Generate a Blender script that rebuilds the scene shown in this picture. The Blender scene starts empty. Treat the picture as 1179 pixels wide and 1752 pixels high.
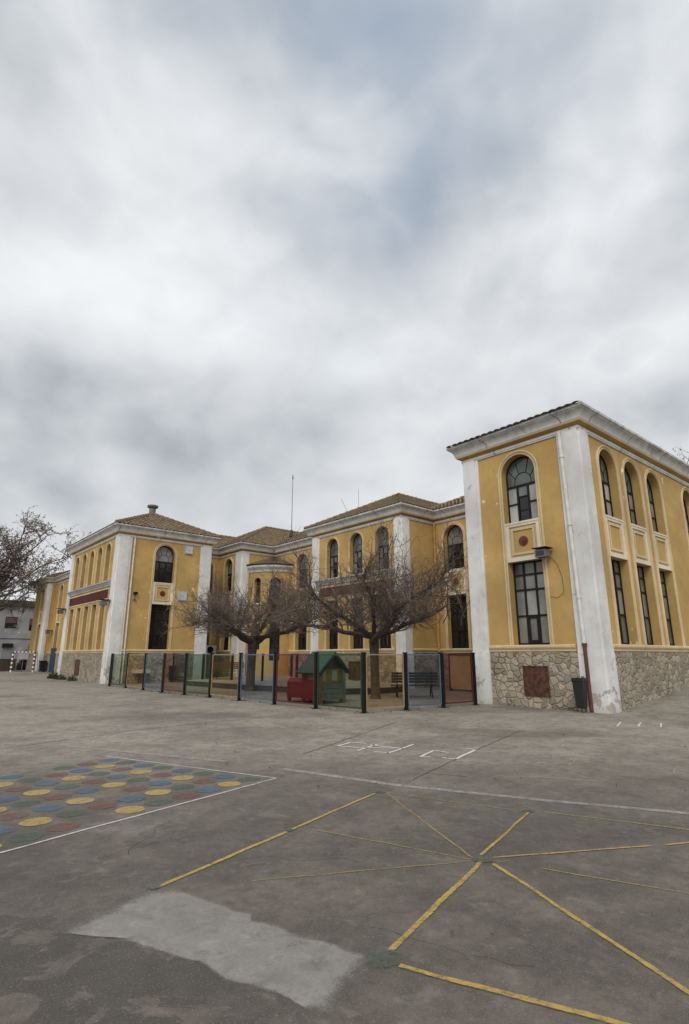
import bpy, math, random
from mathutils import Vector, Matrix
R = math.radians
C = bpy.context.scene.collection
rng = random.Random(7)

# ------------------------------------------------------------------ helpers
class MB:
    """collects faces with material slots; build() links ONE mesh object"""
    def __init__(self): self.v=[]; self.f=[]; self.m=[]; self.uv=None; self.fuv=[]
    def vert(self,p): self.v.append(tuple(p)); return len(self.v)-1
    def face(self,pts,m=0,uv=None):
        b=len(self.v); self.v.extend(tuple(p) for p in pts)
        self.f.append(tuple(range(b,b+len(pts)))); self.m.append(m); self.fuv.append(uv)
    def idx(self,ids,m=0,uv=None): self.f.append(tuple(ids)); self.m.append(m); self.fuv.append(uv)
    def box(self,T,s0,s1,n0,n1,z0,z1,m=0):
        b=len(self.v)
        for z in (z0,z1):
            for s,n in ((s0,n0),(s1,n0),(s1,n1),(s0,n1)): self.v.append(tuple(T(s,n,z)))
        for q in ((0,1,2,3),(4,5,6,7),(0,1,5,4),(1,2,6,5),(2,3,7,6),(3,0,4,7)):
            self.f.append(tuple(b+i for i in q)); self.m.append(m); self.fuv.append(None)
    def tube(self,path,rad,sides=6,m=0,cap=True):
        path=[Vector(p) for p in path]; n=len(path)
        rs=rad if isinstance(rad,(list,tuple)) else [rad]*n
        rings=[]; ref=None
        for i,p in enumerate(path):
            t=(path[min(i+1,n-1)]-path[max(i-1,0)])
            if t.length<1e-9: t=Vector((0,0,1))
            t.normalize()
            if ref is None: ref=Vector((0,0,1)) if abs(t.z)<.9 else Vector((1,0,0))
            a=t.cross(ref)
            if a.length<1e-4: a=t.cross(Vector((.3,.7,.2)))
            a.normalize(); b=a.cross(t); ref=b
            base=len(self.v)
            for k in range(sides):
                w=2*math.pi*k/sides
                self.v.append(tuple(p+a*(rs[i]*math.cos(w))+b*(rs[i]*math.sin(w))))
            rings.append(base)
        for i in range(n-1):
            for k in range(sides):
                k2=(k+1)%sides
                self.f.append((rings[i]+k,rings[i]+k2,rings[i+1]+k2,rings[i+1]+k)); self.m.append(m); self.fuv.append(None)
        if cap and sides>2:
            for r in (rings[0],rings[-1]):
                self.f.append(tuple(r+k for k in range(sides))); self.m.append(m); self.fuv.append(None)
    def sweep(self,paths,m=0,closed_profile=False):
        """paths: list of rows (each a list of points); quads between rows"""
        base=[]
        for row in paths:
            base.append(len(self.v)); self.v.extend(tuple(p) for p in row)
        k=len(paths[0])
        for i in range(len(paths)-1):
            for j in range(k-1):
                self.f.append((base[i]+j,base[i]+j+1,base[i+1]+j+1,base[i+1]+j))
                self.m.append(m[i] if isinstance(m,(list,tuple)) else m); self.fuv.append(None)
    def build(self,name,mats,parent=None,smooth=False):
        me=bpy.data.meshes.new(name); me.from_pydata(self.v,[],self.f)
        if not isinstance(mats,(list,tuple)): mats=[mats]
        for mt in mats: me.materials.append(mt)
        me.polygons.foreach_set('material_index',self.m)
        if any(u for u in self.fuv):
            L=me.uv_layers.new(name='UVMap'); i=0
            for poly,u in zip(me.polygons,self.fuv):
                for k in range(poly.loop_total):
                    L.data[poly.loop_start+k].uv=u[k] if u else (0,0)
        if smooth: me.polygons.foreach_set('use_smooth',[True]*len(me.polygons))
        me.update()
        o=bpy.data.objects.new(name,me); C.objects.link(o)
        if parent: o.parent=parent
        return o
def W(s,n,z): return (s,n,z)          # world transform: box(W,x0,x1,y0,y1,z0,z1)
def tag(o,label=None,cat=None,group=None,kind=None):
    if label: o['label']=label
    if cat: o['category']=cat
    if group: o['group']=group
    if kind: o['kind']=kind
    return o
def thing(name,label,cat,loc=(0,0,0),rz=0,group=None):
    o=bpy.data.objects.new(name,None); C.objects.link(o); o.empty_display_size=.2
    o.location=loc; o.rotation_euler=(0,0,rz); return tag(o,label,cat,group)

# ------------------------------------------------------------------ materials
class NT:
    def __init__(self,mat): self.t=mat.node_tree; self.n=self.t.nodes; self.l=self.t.links
    def new(self,typ,**k):
        x=self.n.new(typ)
        for a,b in k.items(): setattr(x,a,b)
        return x
    def link(self,a,b): self.l.new(a,b)
    def val(self,sock,v):
        if hasattr(v,'links') or isinstance(v,bpy.types.NodeSocket): self.l.new(v,sock)
        else: sock.default_value=v
    def math(self,op,a,b=None,c=None,clamp=False):
        x=self.new('ShaderNodeMath',operation=op,use_clamp=clamp); self.val(x.inputs[0],a)
        if b is not None: self.val(x.inputs[1],b)
        if c is not None: self.val(x.inputs[2],c)
        return x.outputs[0]
    def vmath(self,op,a,b=None):
        x=self.new('ShaderNodeVectorMath',operation=op); self.val(x.inputs[0],a)
        if b is not None: self.val(x.inputs[1],b)
        return x
    def mix(self,f,a,b,blend='MIX'):
        x=self.new('ShaderNodeMix',data_type='RGBA',blend_type=blend); self.val(x.inputs[0],f)
        for s,v in ((x.inputs[6],a),(x.inputs[7],b)):
            self.val(s,(*v,1) if isinstance(v,tuple) and len(v)==3 else v)
        return x.outputs[2]
    def noise(self,vec,scale,detail=4,rough=.55,dist=0.0):
        x=self.new('ShaderNodeTexNoise'); self.val(x.inputs['Vector'],vec); x.inputs['Scale'].default_value=scale
        x.inputs['Detail'].default_value=detail; x.inputs['Roughness'].default_value=rough; x.inputs['Distortion'].default_value=dist
        return x.outputs['Fac']
    def smooth(self,v,a,b):
        x=self.new('ShaderNodeMapRange',interpolation_type='SMOOTHSTEP'); self.val(x.inputs[0],v)
        x.inputs[1].default_value=a; x.inputs[2].default_value=b; return x.outputs[0]
    def pos(self): return self.new('ShaderNodeNewGeometry').outputs['Position']
    def sep(self,v):
        x=self.new('ShaderNodeSeparateXYZ'); self.val(x.inputs[0],v); return x.outputs
    def bump(self,h,strength=.3,dist=.02):
        x=self.new('ShaderNodeBump'); x.inputs['Strength'].default_value=strength; x.inputs['Distance'].default_value=dist
        self.val(x.inputs['Height'],h); return x.outputs[0]
def newmat(name):
    m=bpy.data.materials.new(name); m.use_nodes=True; nt=NT(m)
    return m,nt,nt.n['Principled BSDF']
def simple(name,col,rough=.6,metal=0.0,var=.18,scale=6.0,bump=0.0,spec=.4):
    m,nt,b=newmat(name); p=nt.pos()
    f=nt.noise(p,scale,5)
    c=nt.mix(nt.smooth(f,.3,.7),tuple(x*(1-var) for x in col),tuple(min(1,x*(1+var)) for x in col))
    nt.link(c,b.inputs['Base Color']); b.inputs['Roughness'].default_value=rough; b.inputs['Metallic'].default_value=metal
    b.inputs['Specular IOR Level'].default_value=spec
    if bump: nt.link(nt.bump(nt.noise(p,scale*5,4),bump),b.inputs['Normal'])
    return m
def plaster(name,col,dirt=(.30,.24,.17),peel=(.42,.38,.33),low_peel=.0,amt=.5):
    m,nt,b=newmat(name); p=nt.pos(); z=nt.sep(p)[2]
    big=nt.noise(p,.55,6,.6); mid=nt.noise(p,2.6,6,.65); fine=nt.noise(p,26,4)
    c=nt.mix(nt.smooth(big,.3,.72),tuple(x*.80 for x in col),tuple(min(1,x*1.10) for x in col))
    c=nt.mix(nt.math('MULTIPLY',nt.smooth(mid,.48,.76),.36),c,dirt)
    # vertical run-off streaks
    mp=nt.new('ShaderNodeMapping'); mp.inputs['Scale'].default_value=(3.6,3.6,.14); nt.link(p,mp.inputs['Vector'])
    st=nt.noise(mp.outputs[0],1.6,5,.6)
    c=nt.mix(nt.math('MULTIPLY',nt.smooth(st,.52,.8),.62*amt),c,dirt)
    # chipped flakes with a shape of their own
    fl=nt.noise(p,1.9,7,.6,.4)
    c=nt.mix(nt.math('MULTIPLY',nt.smooth(fl,.675,.69),.75),c,tuple(min(1,x*1.25+.06) for x in peel))
    if low_peel:
        lo=nt.math('SUBTRACT',1.0,nt.smooth(z,.3,2.0))
        k=nt.math('ADD',nt.noise(p,2.3,7,.62,.5),nt.math('MULTIPLY',lo,low_peel))
        c=nt.mix(nt.math('MULTIPLY',nt.smooth(k,.66,.68),.8),c,peel)
        gr=nt.math('SUBTRACT',1.0,nt.smooth(nt.math('ADD',z,nt.math('MULTIPLY',mid,.3)),.05,.5))
        c=nt.mix(nt.math('MULTIPLY',gr,.55),c,dirt)
    nt.link(c,b.inputs['Base Color']); b.inputs['Roughness'].default_value=.85; b.inputs['Specular IOR Level'].default_value=.25
    h=nt.math('ADD',nt.math('MULTIPLY',fine,.4),nt.math('MULTIPLY',mid,.6))
    nt.link(nt.bump(h,.25,.01),b.inputs['Normal'])
    return m
def cornice_mat():
    m,nt,b=newmat('weathered_cornice'); p=nt.pos(); z=nt.sep(p)[2]
    mid=nt.noise(p,2.2,6,.65)
    c=nt.mix(nt.smooth(mid,.3,.75),(.48,.47,.445),(.63,.62,.59))
    mp=nt.new('ShaderNodeMapping'); mp.inputs['Scale'].default_value=(2.6,2.6,.3); nt.link(p,mp.inputs['Vector'])
    st=nt.noise(mp.outputs[0],1.5,6,.7)
    k=nt.math('MULTIPLY',nt.smooth(st,.42,.75),nt.smooth(z,8.6,9.02))
    c=nt.mix(nt.math('MULTIPLY',k,.75),c,(.16,.15,.13))
    sp=nt.noise(p,.9,8,.7,.6)
    c=nt.mix(nt.math('MULTIPLY',nt.smooth(sp,.60,.66),.4),c,(.22,.20,.17))
    # open joints between the cast lengths
    x,y,_=nt.sep(p)
    j=nt.math('ABSOLUTE',nt.math('SUBTRACT',nt.math('FRACT',nt.math('MULTIPLY',nt.math('ADD',nt.math('ADD',x,y),nt.math('MULTIPLY',mid,.12)),.36)),.5))
    c=nt.mix(nt.math('MULTIPLY',nt.math('LESS_THAN',j,.008),.75),c,(.10,.09,.08))
    nt.link(c,b.inputs['Base Color']); b.inputs['Roughness'].default_value=.85
    nt.link(nt.bump(mid,.3,.015),b.inputs['Normal'])
    return m
def stone_mat():
    m,nt,b=newmat('rubble_stone'); p=nt.pos()
    d=nt.new('ShaderNodeTexNoise'); d.inputs['Scale'].default_value=2.2; d.inputs['Detail'].default_value=3; nt.link(p,d.inputs['Vector'])
    off=nt.vmath('MULTIPLY',nt.vmath('SUBTRACT',d.outputs['Color'],(.5,.5,.5)).outputs[0],(.35,.35,.28)).outputs[0]
    q=nt.vmath('ADD',p,off).outputs[0]
    mp=nt.new('ShaderNodeMapping'); mp.inputs['Scale'].default_value=(4.5,4.5,5.4); nt.link(q,mp.inputs['Vector'])
    e=nt.new('ShaderNodeTexVoronoi',feature='DISTANCE_TO_EDGE'); e.inputs['Scale'].default_value=1; e.inputs['Randomness'].default_value=.85; nt.link(mp.outputs[0],e.inputs['Vector'])
    v=nt.new('ShaderNodeTexVoronoi',feature='F1'); v.inputs['Scale'].default_value=1; v.inputs['Randomness'].default_value=.85; nt.link(mp.outputs[0],v.inputs['Vector'])
    rnd=nt.sep(v.outputs['Color'])
    c=nt.mix(rnd[0],(.17,.13,.085),(.42,.355,.25))
    c=nt.mix(nt.math('MULTIPLY',rnd[1],.35),c,(.30,.28,.25))
    n=nt.noise(p,9,6,.65); c=nt.mix(nt.math('MULTIPLY',nt.smooth(n,.45,.75),.4),c,(.17,.13,.09))
    big=nt.noise(p,.8,4); c=nt.mix(nt.math('MULTIPLY',nt.smooth(big,.4,.75),.35),c,(.20,.165,.12))
    mort=nt.math('SUBTRACT',1.0,nt.smooth(nt.math('ADD',e.outputs['Distance'],nt.math('MULTIPLY',nt.math('SUBTRACT',n,.5),.05)),.02,.075))
    mc=nt.mix(nt.smooth(nt.noise(p,1.6,5),.48,.64),(.34,.29,.22),(.10,.082,.062))
    c=nt.mix(nt.math('MULTIPLY',mort,.85),c,mc)
    nt.link(c,b.inputs['Base Color']); b.inputs['Roughness'].default_value=.9
    h=nt.math('ADD',nt.smooth(e.outputs['Distance'],.0,.15),nt.math('MULTIPLY',n,.35))
    nt.link(nt.bump(h,.8,.045),b.inputs['Normal'])
    return m
def tile_mat():
    m,nt,b=newmat('clay_roof_tile'); p=nt.pos()
    uv=nt.new('ShaderNodeUVMap'); fl=nt.vmath('FLOOR',uv.outputs[0]).outputs[0]
    wn=nt.new('ShaderNodeTexWhiteNoise',noise_dimensions='3D'); nt.link(fl,wn.inputs['Vector'])
    r=nt.sep(wn.outputs['Color'])
    c=nt.mix(r[0],(.11,.068,.036),(.26,.165,.078)); c=nt.mix(nt.math('MULTIPLY',r[1],.35),c,(.26,.20,.12))
    n=nt.noise(p,1.3,6,.65); c=nt.mix(nt.math('MULTIPLY',nt.smooth(n,.42,.7),.65),c,(.145,.11,.05))
    n2=nt.noise(p,7,5,.6); c=nt.mix(nt.math('MULTIPLY',nt.smooth(n2,.46,.68),.7),c,(.06,.05,.034))
    nt.link(c,b.inputs['Base Color']); b.inputs['Roughness'].default_value=.9
    nt.link(nt.bump(n2,.4,.02),b.inputs['Normal'])
    return m
def glass_opaque(name,col,rough=.12,var=.25):
    m,nt,b=newmat(name); p=nt.pos(); n=nt.noise(p,1.4,3)
    c=nt.mix(nt.smooth(n,.3,.7),tuple(x*(1-var) for x in col),tuple(x*(1+var) for x in col))
    ri=nt.new('ShaderNodeNewGeometry').outputs['Random Per Island']; c=nt.mix(1.0,c,nt.mix(ri,(.45,.45,.45),(1.55,1.55,1.5)),'MULTIPLY')
    nt.link(c,b.inputs['Base Color']); b.inputs['Roughness'].default_value=rough; b.inputs['IOR'].default_value=1.5
    nt.link(nt.bump(nt.noise(p,2.3,2),.05,.02),b.inputs['Normal'])
    return m
def tinted(name,col,dust=.008):
    """coloured see-through sheet, dusty and slightly glossy"""
    m,nt,b=newmat(name); out=nt.n['Material Output']; p=nt.pos()
    t=nt.new('ShaderNodeBsdfTransparent'); t.inputs[0].default_value=(*col,1)
    d=nt.new('ShaderNodeBsdfDiffuse'); d.inputs[0].default_value=(*[x*.35+.03 for x in col],1)
    g=nt.new('ShaderNodeBsdfGlossy'); g.inputs['Roughness'].default_value=.08; g.inputs[0].default_value=(.8,.8,.8,1)
    fr=nt.new('ShaderNodeLayerWeight'); fr.inputs[0].default_value=.5; fz=nt.math('POWER',fr.outputs['Facing'],3.0)
    a=nt.new('ShaderNodeMixShader'); nt.val(a.inputs[0],nt.math('MULTIPLY',nt.smooth(nt.noise(p,3,6,.7),.2,.85),dust*2)); nt.link(t.outputs[0],a.inputs[1]); nt.link(d.outputs[0],a.inputs[2])
    s=nt.new('ShaderNodeMixShader'); nt.val(s.inputs[0],nt.math('ADD',.008,nt.math('MULTIPLY',fz,.10))); nt.link(a.outputs[0],s.inputs[1]); nt.link(g.outputs[0],s.inputs[2])
    nt.link(s.outputs[0],out.inputs[0]); nt.n.remove(b); return m
def paint_mat(name,col,wear=.5,scale=9,soft=.05,edge=.55,ew=.30,op=1.0,mott=0.0):
    """road paint worn through to the concrete; the uv's v runs 0 at the edge .. 1 inside"""
    m,nt,b=newmat(name); out=nt.n['Material Output']; p=nt.pos()
    n=nt.math('ADD',nt.math('MULTIPLY',nt.noise(p,scale,8,.72),.6),nt.math('MULTIPLY',nt.noise(p,1.1,4,.6),.2)); n=nt.math('ADD',n,nt.math('MULTIPLY',nt.noise(p,70,3,.6),.2))
    v=nt.sep(nt.new('ShaderNodeUVMap').outputs[0])[1]
    k=nt.math('SUBTRACT',n,nt.math('MULTIPLY',nt.math('SUBTRACT',1.0,nt.smooth(v,0,edge)),ew))
    a=nt.math('MULTIPLY',nt.smooth(k,wear-soft,wear+soft),op)
    c=nt.mix(nt.noise(p,4,4),tuple(x*.7 for x in col),tuple(min(1,x*1.1) for x in col))
    c=nt.mix(nt.math('MULTIPLY',nt.smooth(nt.noise(p,38,5,.7),.45,.7),.45),c,(.15,.135,.118))
    if mott: c=nt.mix(nt.math('MULTIPLY',nt.smooth(nt.noise(p,3.6,8,.7,.6),.45,.68),mott),c,(.15,.135,.12)); c=nt.mix(nt.math('MULTIPLY',nt.smooth(nt.noise(p,8,7,.7,.5),.56,.68),mott*.6),c,(.36,.34,.32))
    nt.link(c,b.inputs['Base Color']); b.inputs['Roughness'].default_value=.8
    t=nt.new('ShaderNodeBsdfTransparent'); s=nt.new('ShaderNodeMixShader'); nt.link(a,s.inputs[0]); nt.link(t.outputs[0],s.inputs[1]); nt.link(b.outputs[0],s.inputs[2])
    nt.link(s.outputs[0],out.inputs[0]); return m
def ground_mat():
    m,nt,b=newmat('yard_concrete'); p=nt.pos(); x,y,_=nt.sep(p)
    big=nt.noise(p,.22,6,.62,.3); mid=nt.noise(p,1.3,7,.66,.3); fine=nt.noise(p,14,6,.7); agg=nt.noise(p,90,3,.6)
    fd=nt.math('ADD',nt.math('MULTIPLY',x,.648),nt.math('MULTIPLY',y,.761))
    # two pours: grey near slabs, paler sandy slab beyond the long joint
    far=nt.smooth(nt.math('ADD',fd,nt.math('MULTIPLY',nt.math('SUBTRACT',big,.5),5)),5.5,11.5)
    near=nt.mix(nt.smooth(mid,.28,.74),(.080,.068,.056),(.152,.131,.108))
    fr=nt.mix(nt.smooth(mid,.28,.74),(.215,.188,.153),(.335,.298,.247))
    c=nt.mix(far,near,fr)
    c=nt.mix(nt.math('MULTIPLY',nt.smooth(big,.47,.66),.6),c,(.072,.062,.053))
    c=nt.mix(nt.math('MULTIPLY',nt.smooth(nt.noise(p,.55,7,.7,.8),.56,.68),.45),c,(.235,.212,.186))
    m2=nt.noise(p,5.5,8,.74,.4)
    c=nt.mix(nt.math('MULTIPLY',nt.smooth(m2,.44,.64),.42),c,(.060,.051,.043))
    c=nt.mix(nt.math('MULTIPLY',nt.smooth(nt.noise(p,7.5,8,.74,.6),.52,.68),.35),c,(.225,.197,.165))
    # peeling top coat: crisp edged flakes, thick near the corner where the camera stands
    pk=nt.noise(p,2.4,9,.66,.9)
    nr=nt.math('SUBTRACT',1.0,nt.smooth(nt.math('ADD',x,nt.math('MULTIPLY',nt.math('ABSOLUTE',nt.math('SUBTRACT',y,3.0)),.45)),1.3,2.4))
    k=nt.math('ADD',pk,nt.math('MULTIPLY',nr,.13))
    c=nt.mix(nt.math('MULTIPLY',nt.smooth(k,.585,.60),nt.math('ADD',.12,nt.math('MULTIPLY',nr,.6))),c,(.060,.053,.048))
    c=nt.mix(nt.math('MULTIPLY',nt.smooth(nt.noise(p,3.1,9,.68,.7),.62,.64),.28),c,(.19,.17,.15))
    c=nt.mix(nt.math('MULTIPLY',nt.smooth(fine,.46,.72),.45),c,(.052,.044,.037))
    c=nt.mix(nt.math('MULTIPLY',nt.smooth(agg,.55,.70),.40),c,(.29,.262,.225))
    nt.link(c,b.inputs['Base Color']); b.inputs['Roughness'].default_value=.82; b.inputs['Specular IOR Level'].default_value=.3
    h=nt.math('ADD',nt.math('MULTIPLY',fine,.6),nt.math('MULTIPLY',agg,.4))
    nt.link(nt.bump(h,.5,.014),b.inputs['Normal'])
    return m
M={}
M['yellow']=plaster('ochre_plaster',(.46,.30,.106),dirt=(.27,.18,.08),peel=(.56,.47,.30))
M['cream']=plaster('cream_moulding',(.58,.45,.265),dirt=(.34,.24,.12),peel=(.6,.55,.45),amt=.4)
M['white']=plaster('white_pilaster_paint',(.645,.63,.60),dirt=(.36,.33,.29),peel=(.33,.29,.25),low_peel=.12,amt=.42)
M['cornice']=cornice_mat(); M['stone']=stone_mat(); M['tile']=tile_mat(); M['ground']=ground_mat()
M['greyledge']=plaster('grey_ledge',(.40,.39,.38),dirt=(.22,.20,.18))
M['redband']=plaster('oxblood_band',(.085,.022,.018),dirt=(.05,.02,.015),peel=(.11,.035,.03))
M['rust']=simple('rusty_plate',(.075,.030,.017),.8,.0,.5,7,.5)
M['medal']=simple('oxblood_medallion',(.10,.022,.015),.5,0,.2)
M['frame']=simple('dark_window_frame',(.014,.011,.010),.65,0,.2,6,0,.2)
M['g_dark']=glass_opaque('dark_glass',(.014,.013,.012))
M['g_green']=glass_opaque('greenish_glass',(.085,.10,.09),.12)
M['g_pale']=glass_opaque('pale_blind_behind_glass',(.27,.275,.26),.18)
M['g_blind']=glass_opaque('grey_blind_behind_glass',(.16,.155,.145),.2)
M['pipe_w']=simple('white_downpipe',(.58,.56,.52),.6,0,.12,3)
M['pipe_r']=simple('rusty_red_pipe',(.10,.034,.022),.75,0,.35,5)
M['pipe_y']=simple('ochre_pipe',(.40,.235,.06),.7,0,.15,3)
M['black']=simple('black_metal',(.008,.008,.009),.6,0,.25,4,0,.2)
M['grey']=simple('grey_metal',(.13,.13,.127),.5,.2,.2,5)
M['lgrey']=simple('pale_grey_plastic',(.46,.46,.45),.5,0,.12,5)
M['bark']=simple('grey_brown_bark',(.062,.049,.039),.95,0,.4,9,.8)
M['twig']=simple('bare_twig',(.118,.09,.07),.95,0,.35,2)
M['leafdry']=simple('dry_brown_leaf',(.22,.175,.15),.85,0,.5,1.2)
M['leafdark']=simple('dull_green_leaf',(.035,.042,.022),.85,0,.5,1.2)

# ------------------------------------------------------------------ ground
def rise(x,y):
    t=max(0,x-15.9); r=.092*t*t/(t+.9) if t>0 else 0
    r=min(r,1.6)
    k=min(1,max(0,(9.5-y)/1.6)); return r*k*k*(3-2*k)
xs=[-300,-120,-50,-20,-8]+[-4+i*1.0 for i in range(0,20)]+[16+i*.5 for i in range(0,40)]+[36+i*2 for i in range(5)]+[50,70,120,300]
ys=[-300,-120,-60,-30]+[-20+i*2 for i in range(0,10)]+[i*.5 for i in range(0,26)]+[13+i*3 for i in range(0,20)]+[80,110,160,300]
g=MB(); ids={}
for i,x in enumerate(xs):
    for j,y in enumerate(ys): ids[i,j]=g.vert((x,y,rise(x,y)))
for i in range(len(xs)-1):
    for j in range(len(ys)-1): g.idx((ids[i,j],ids[i+1,j],ids[i+1,j+1],ids[i,j+1]))
ground=g.build('ground',M['ground'],smooth=True)
tag(ground,'grey worn concrete school yard with painted games',kind='structure')

# ---- paint on the ground (children of the ground, 4 mm sheets)
M['p_yel']=paint_mat('yellow_paint',(.48,.315,.075),.42,11,.13,.8,.24,.92)
M['p_yelf']=paint_mat('faded_yellow_paint',(.36,.25,.10),.44,18,.12,.7,.3,.85)
M['p_wht']=paint_mat('white_paint',(.50,.48,.45),.42,14,.08)
M['p_whtf']=paint_mat('faded_white_paint',(.36,.335,.30),.44,7,.16,.9,.25,.85)
M['p_grn']=paint_mat('faded_green_paint',(.085,.115,.085),.50,8,.16)
M['p_crack']=paint_mat('tar_joint',(.05,.045,.04),.38,6,.10)
M['p_patch']=paint_mat('pale_cement_patch',(.27,.248,.222),.33,6,.18,.9,.32,.9,mott=.6)
def jag(a,b,w,mb,z,step=.22,j=.012,wob=.006):
    a=Vector((a[0],a[1])); b=Vector((b[0],b[1])); d=b-a; L=d.length; d/=L; n=Vector((-d.y,d.x)); w*=.80
    k=max(2,int(L/step)); rows=[]
    for i in range(k+1):
        c=a+d*(L*i/k)+n*rng.uniform(-wob,wob); R_=[]
        for t in (.5,.22,-.22,-.5):
            u=c+n*(w*t+rng.uniform(-j,j)*.3); R_.append((u.x,u.y,z+rise(u.x,u.y)))
        rows.append(R_)
    V=(0,1,1,0)
    for i in range(k):
        for q in range(3): mb.face([rows[i][q],rows[i+1][q],rows[i+1][q+1],rows[i][q+1]],0,[(0,V[q]),(0,V[q]),(0,V[q+1]),(0,V[q+1])])
def patchface(mb,pts,z,inset=.85,m=0):
    n=len(pts); cx=sum(p[0] for p in pts)/n; cy=sum(p[1] for p in pts)/n
    I=[(cx+(x-cx)*inset,cy+(y-cy)*inset) for x,y in pts]
    for i in range(n):
        k=(i+1)%n; mb.face([(*pts[i],z),(*pts[k],z),(*I[k],z),(*I[i],z)],m,[(0,0),(0,0),(0,1),(0,1)])
    mb.face([(x,y,z) for x,y in I],m,[(0,1)]*n)
def lines(name,segs,mat,z,label=None):
    mb=MB()
    for s in segs: jag(s[0],s[1],s[2],mb,z)
    o=mb.build(name,mat,ground)
    if label: o['label']=label
    return o
lines('yellow_board_line',[((1.81,4.12),(3.2,4.56),.062),((3.28,4.59),(4.79,5.08),.055),((2.44,2.49),(3.93,2.97),.062),((4.03,3.06),(5.42,3.49),.045),
      ((2.37,2.35),(2.80,1.32),.062),((2.80,1.32),(3.1,.6),.06),((3.95,2.88),(3.25,1.3),.060),((3.25,1.3),(2.8,.3),.06),((4.06,2.96),(5.30,2.27),.040),((5.42,2.20),(5.9,1.95),.040)],M['p_yel'],.006,'bright yellow lines of a painted board game')
lines('faded_board_line',[((4.92,5.04),(5.40,3.62),.034),((4.90,5.0),(3.93,3.06),.032),((3.42,4.47),(3.9,3.06),.03),((2.37,3.8),(3.87,3.03),.022),((5.55,3.46),(6.05,2.2),.045),((6.05,2.2),(6.4,1.3),.04),
      ((4.15,2.6),(4.49,1.71),.026),((4.49,1.71),(4.8,.9),.026)],M['p_yelf'],.004,'faded yellow lines of the board game')
def blob(cx,cy,rx,ry,n=22,j=.1,ang=0):
    pts=[]
    for i in range(n):
        a=2*math.pi*i/n; r=1+rng.uniform(-j,j); x=rx*r*math.cos(a); y=ry*r*math.sin(a)
        pts.append((cx+x*math.cos(ang)-y*math.sin(ang),cy+x*math.sin(ang)+y*math.cos(ang)))
    return pts
mb=MB()
for (cx,cy,r) in ((3.96,2.99,.085),(2.36,2.44,.11),(5.47,3.52,.075),(4.86,5.09,.07),(3.24,4.58,.05),(1.80,4.14,.05)):
    patchface(mb,blob(cx,cy,r*1.25,r*1.1,18,.25),.010,.5)
mb.build('green_node_mark',M['p_grn'],ground)
pp=[(1.103, 3.898), (1.728, 4.162), (1.916, 4.041), (1.986, 3.812), (2.035, 3.648), (2.071, 3.475), (2.13, 3.393), (2.078, 3.285), (2.162, 3.125), (2.199, 2.899), (2.292, 2.708), (2.336, 2.48), (2.246, 2.421), (2.03, 2.337), (1.909, 2.283), (1.852, 2.261), (1.789, 2.321), (1.77, 2.488), (1.699, 2.645), (1.616, 2.798), (1.597, 3.026), (1.514, 3.18), (1.465, 3.305), (1.406, 3.462), (1.338, 3.609), (1.238, 3.723)]
q=[]
for i,(x,y) in enumerate(pp):
    x2,y2=pp[(i+1)%len(pp)]
    for k in range(5):
        t=k/5; q.append((x+(x2-x)*t+rng.uniform(-.004,.004),y+(y2-y)*t+rng.uniform(-.004,.004)))
mb=MB(); patchface(mb,q,.003,.80); mb.build('cement_patch',M['p_patch'],ground)
lines('white_court_line',[((2.0,6.2),(3.28,10.9),.03)][:0]+[((4.78,6.94),(5.31,5.13),.21),((5.31,5.13),(6.02,3.6),.19),((6.02,3.6),(6.9,1.9),.18),((2.94,11.29),(4.45,7.95),.2)],M['p_whtf'],.004,'broad worn white court line')
lines('white_square_line',[((3.21,9.61),(4.37,6.5),.05),((4.37,6.5),(1.12,5.61),.055),((1.12,5.61),(.2,5.36),.06)],M['p_wht'],.005,'white edge line of the coloured dots square')
hop=[((6.65, 8.0), (7.09, 8.14)), ((7.09, 8.14), (7.23, 7.87)), ((6.65, 8.0), (6.81, 7.59)), ((6.58, 7.41), (7.31, 7.67)), ((7.15, 7.71), (7.32, 7.04)), ((6.83, 7.62), (7.23, 7.16)), ((6.81, 6.9), (7.8, 7.25)), ((6.71, 7.14), (6.84, 6.91)), ((6.95, 6.33), (7.56, 6.58)), ((7.56, 6.58), (7.61, 6.3)), ((6.95, 6.33), (7.05, 6.21)), ((7.15, 6.06), (7.23, 5.85)), ((7.23, 5.85), (8.21, 6.19)), ((8.16, 6.36), (8.19, 6.17))]
hop2=[((7.98, 6.02), (8.06, 5.84)), ((7.48, 5.43), (7.68, 5.5)), ((8.34, 5.72), (8.49, 5.66)), ((7.45, 5.29), (7.65, 4.9)), ((7.65, 4.9), (8.47, 5.11)), ((8.45, 5.51), (8.47, 5.11)), ((8.06, 4.46), (8.56, 4.62)), ((8.56, 4.62), (8.5, 4.73)), ((7.8, 7.25), (8.09, 6.64)), ((7.32, 7.04), (7.47, 6.74)), ((8.58, 3.26), (9.06, 3.4)), ((9.06, 3.4), (9.16, 3.28))]
mb=MB()
for a,b in hop: jag(a,b,.07,mb,.006)
M['hopw']=paint_mat('bright_white_paint',(.62,.60,.56),.33,12,.08,.4)
mb.build('hopscotch_line',M['hopw'],ground)
mb=MB()
for a,b in hop2: jag(a,b,.035,mb,.006)
mb.build('faded_hopscotch_line',M['p_whtf'],ground)
mb=MB()
for a,b in [((13.14, 6.03), (14.1, 6.38)), ((13.5, 5.73), (14.34, 6.01)), ((13.76, 5.36), (14.57, 5.65))]: jag(a,b,.055,mb,.006)
mb.build('white_tick_mark',M['hopw'],ground)
mb=MB()
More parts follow.
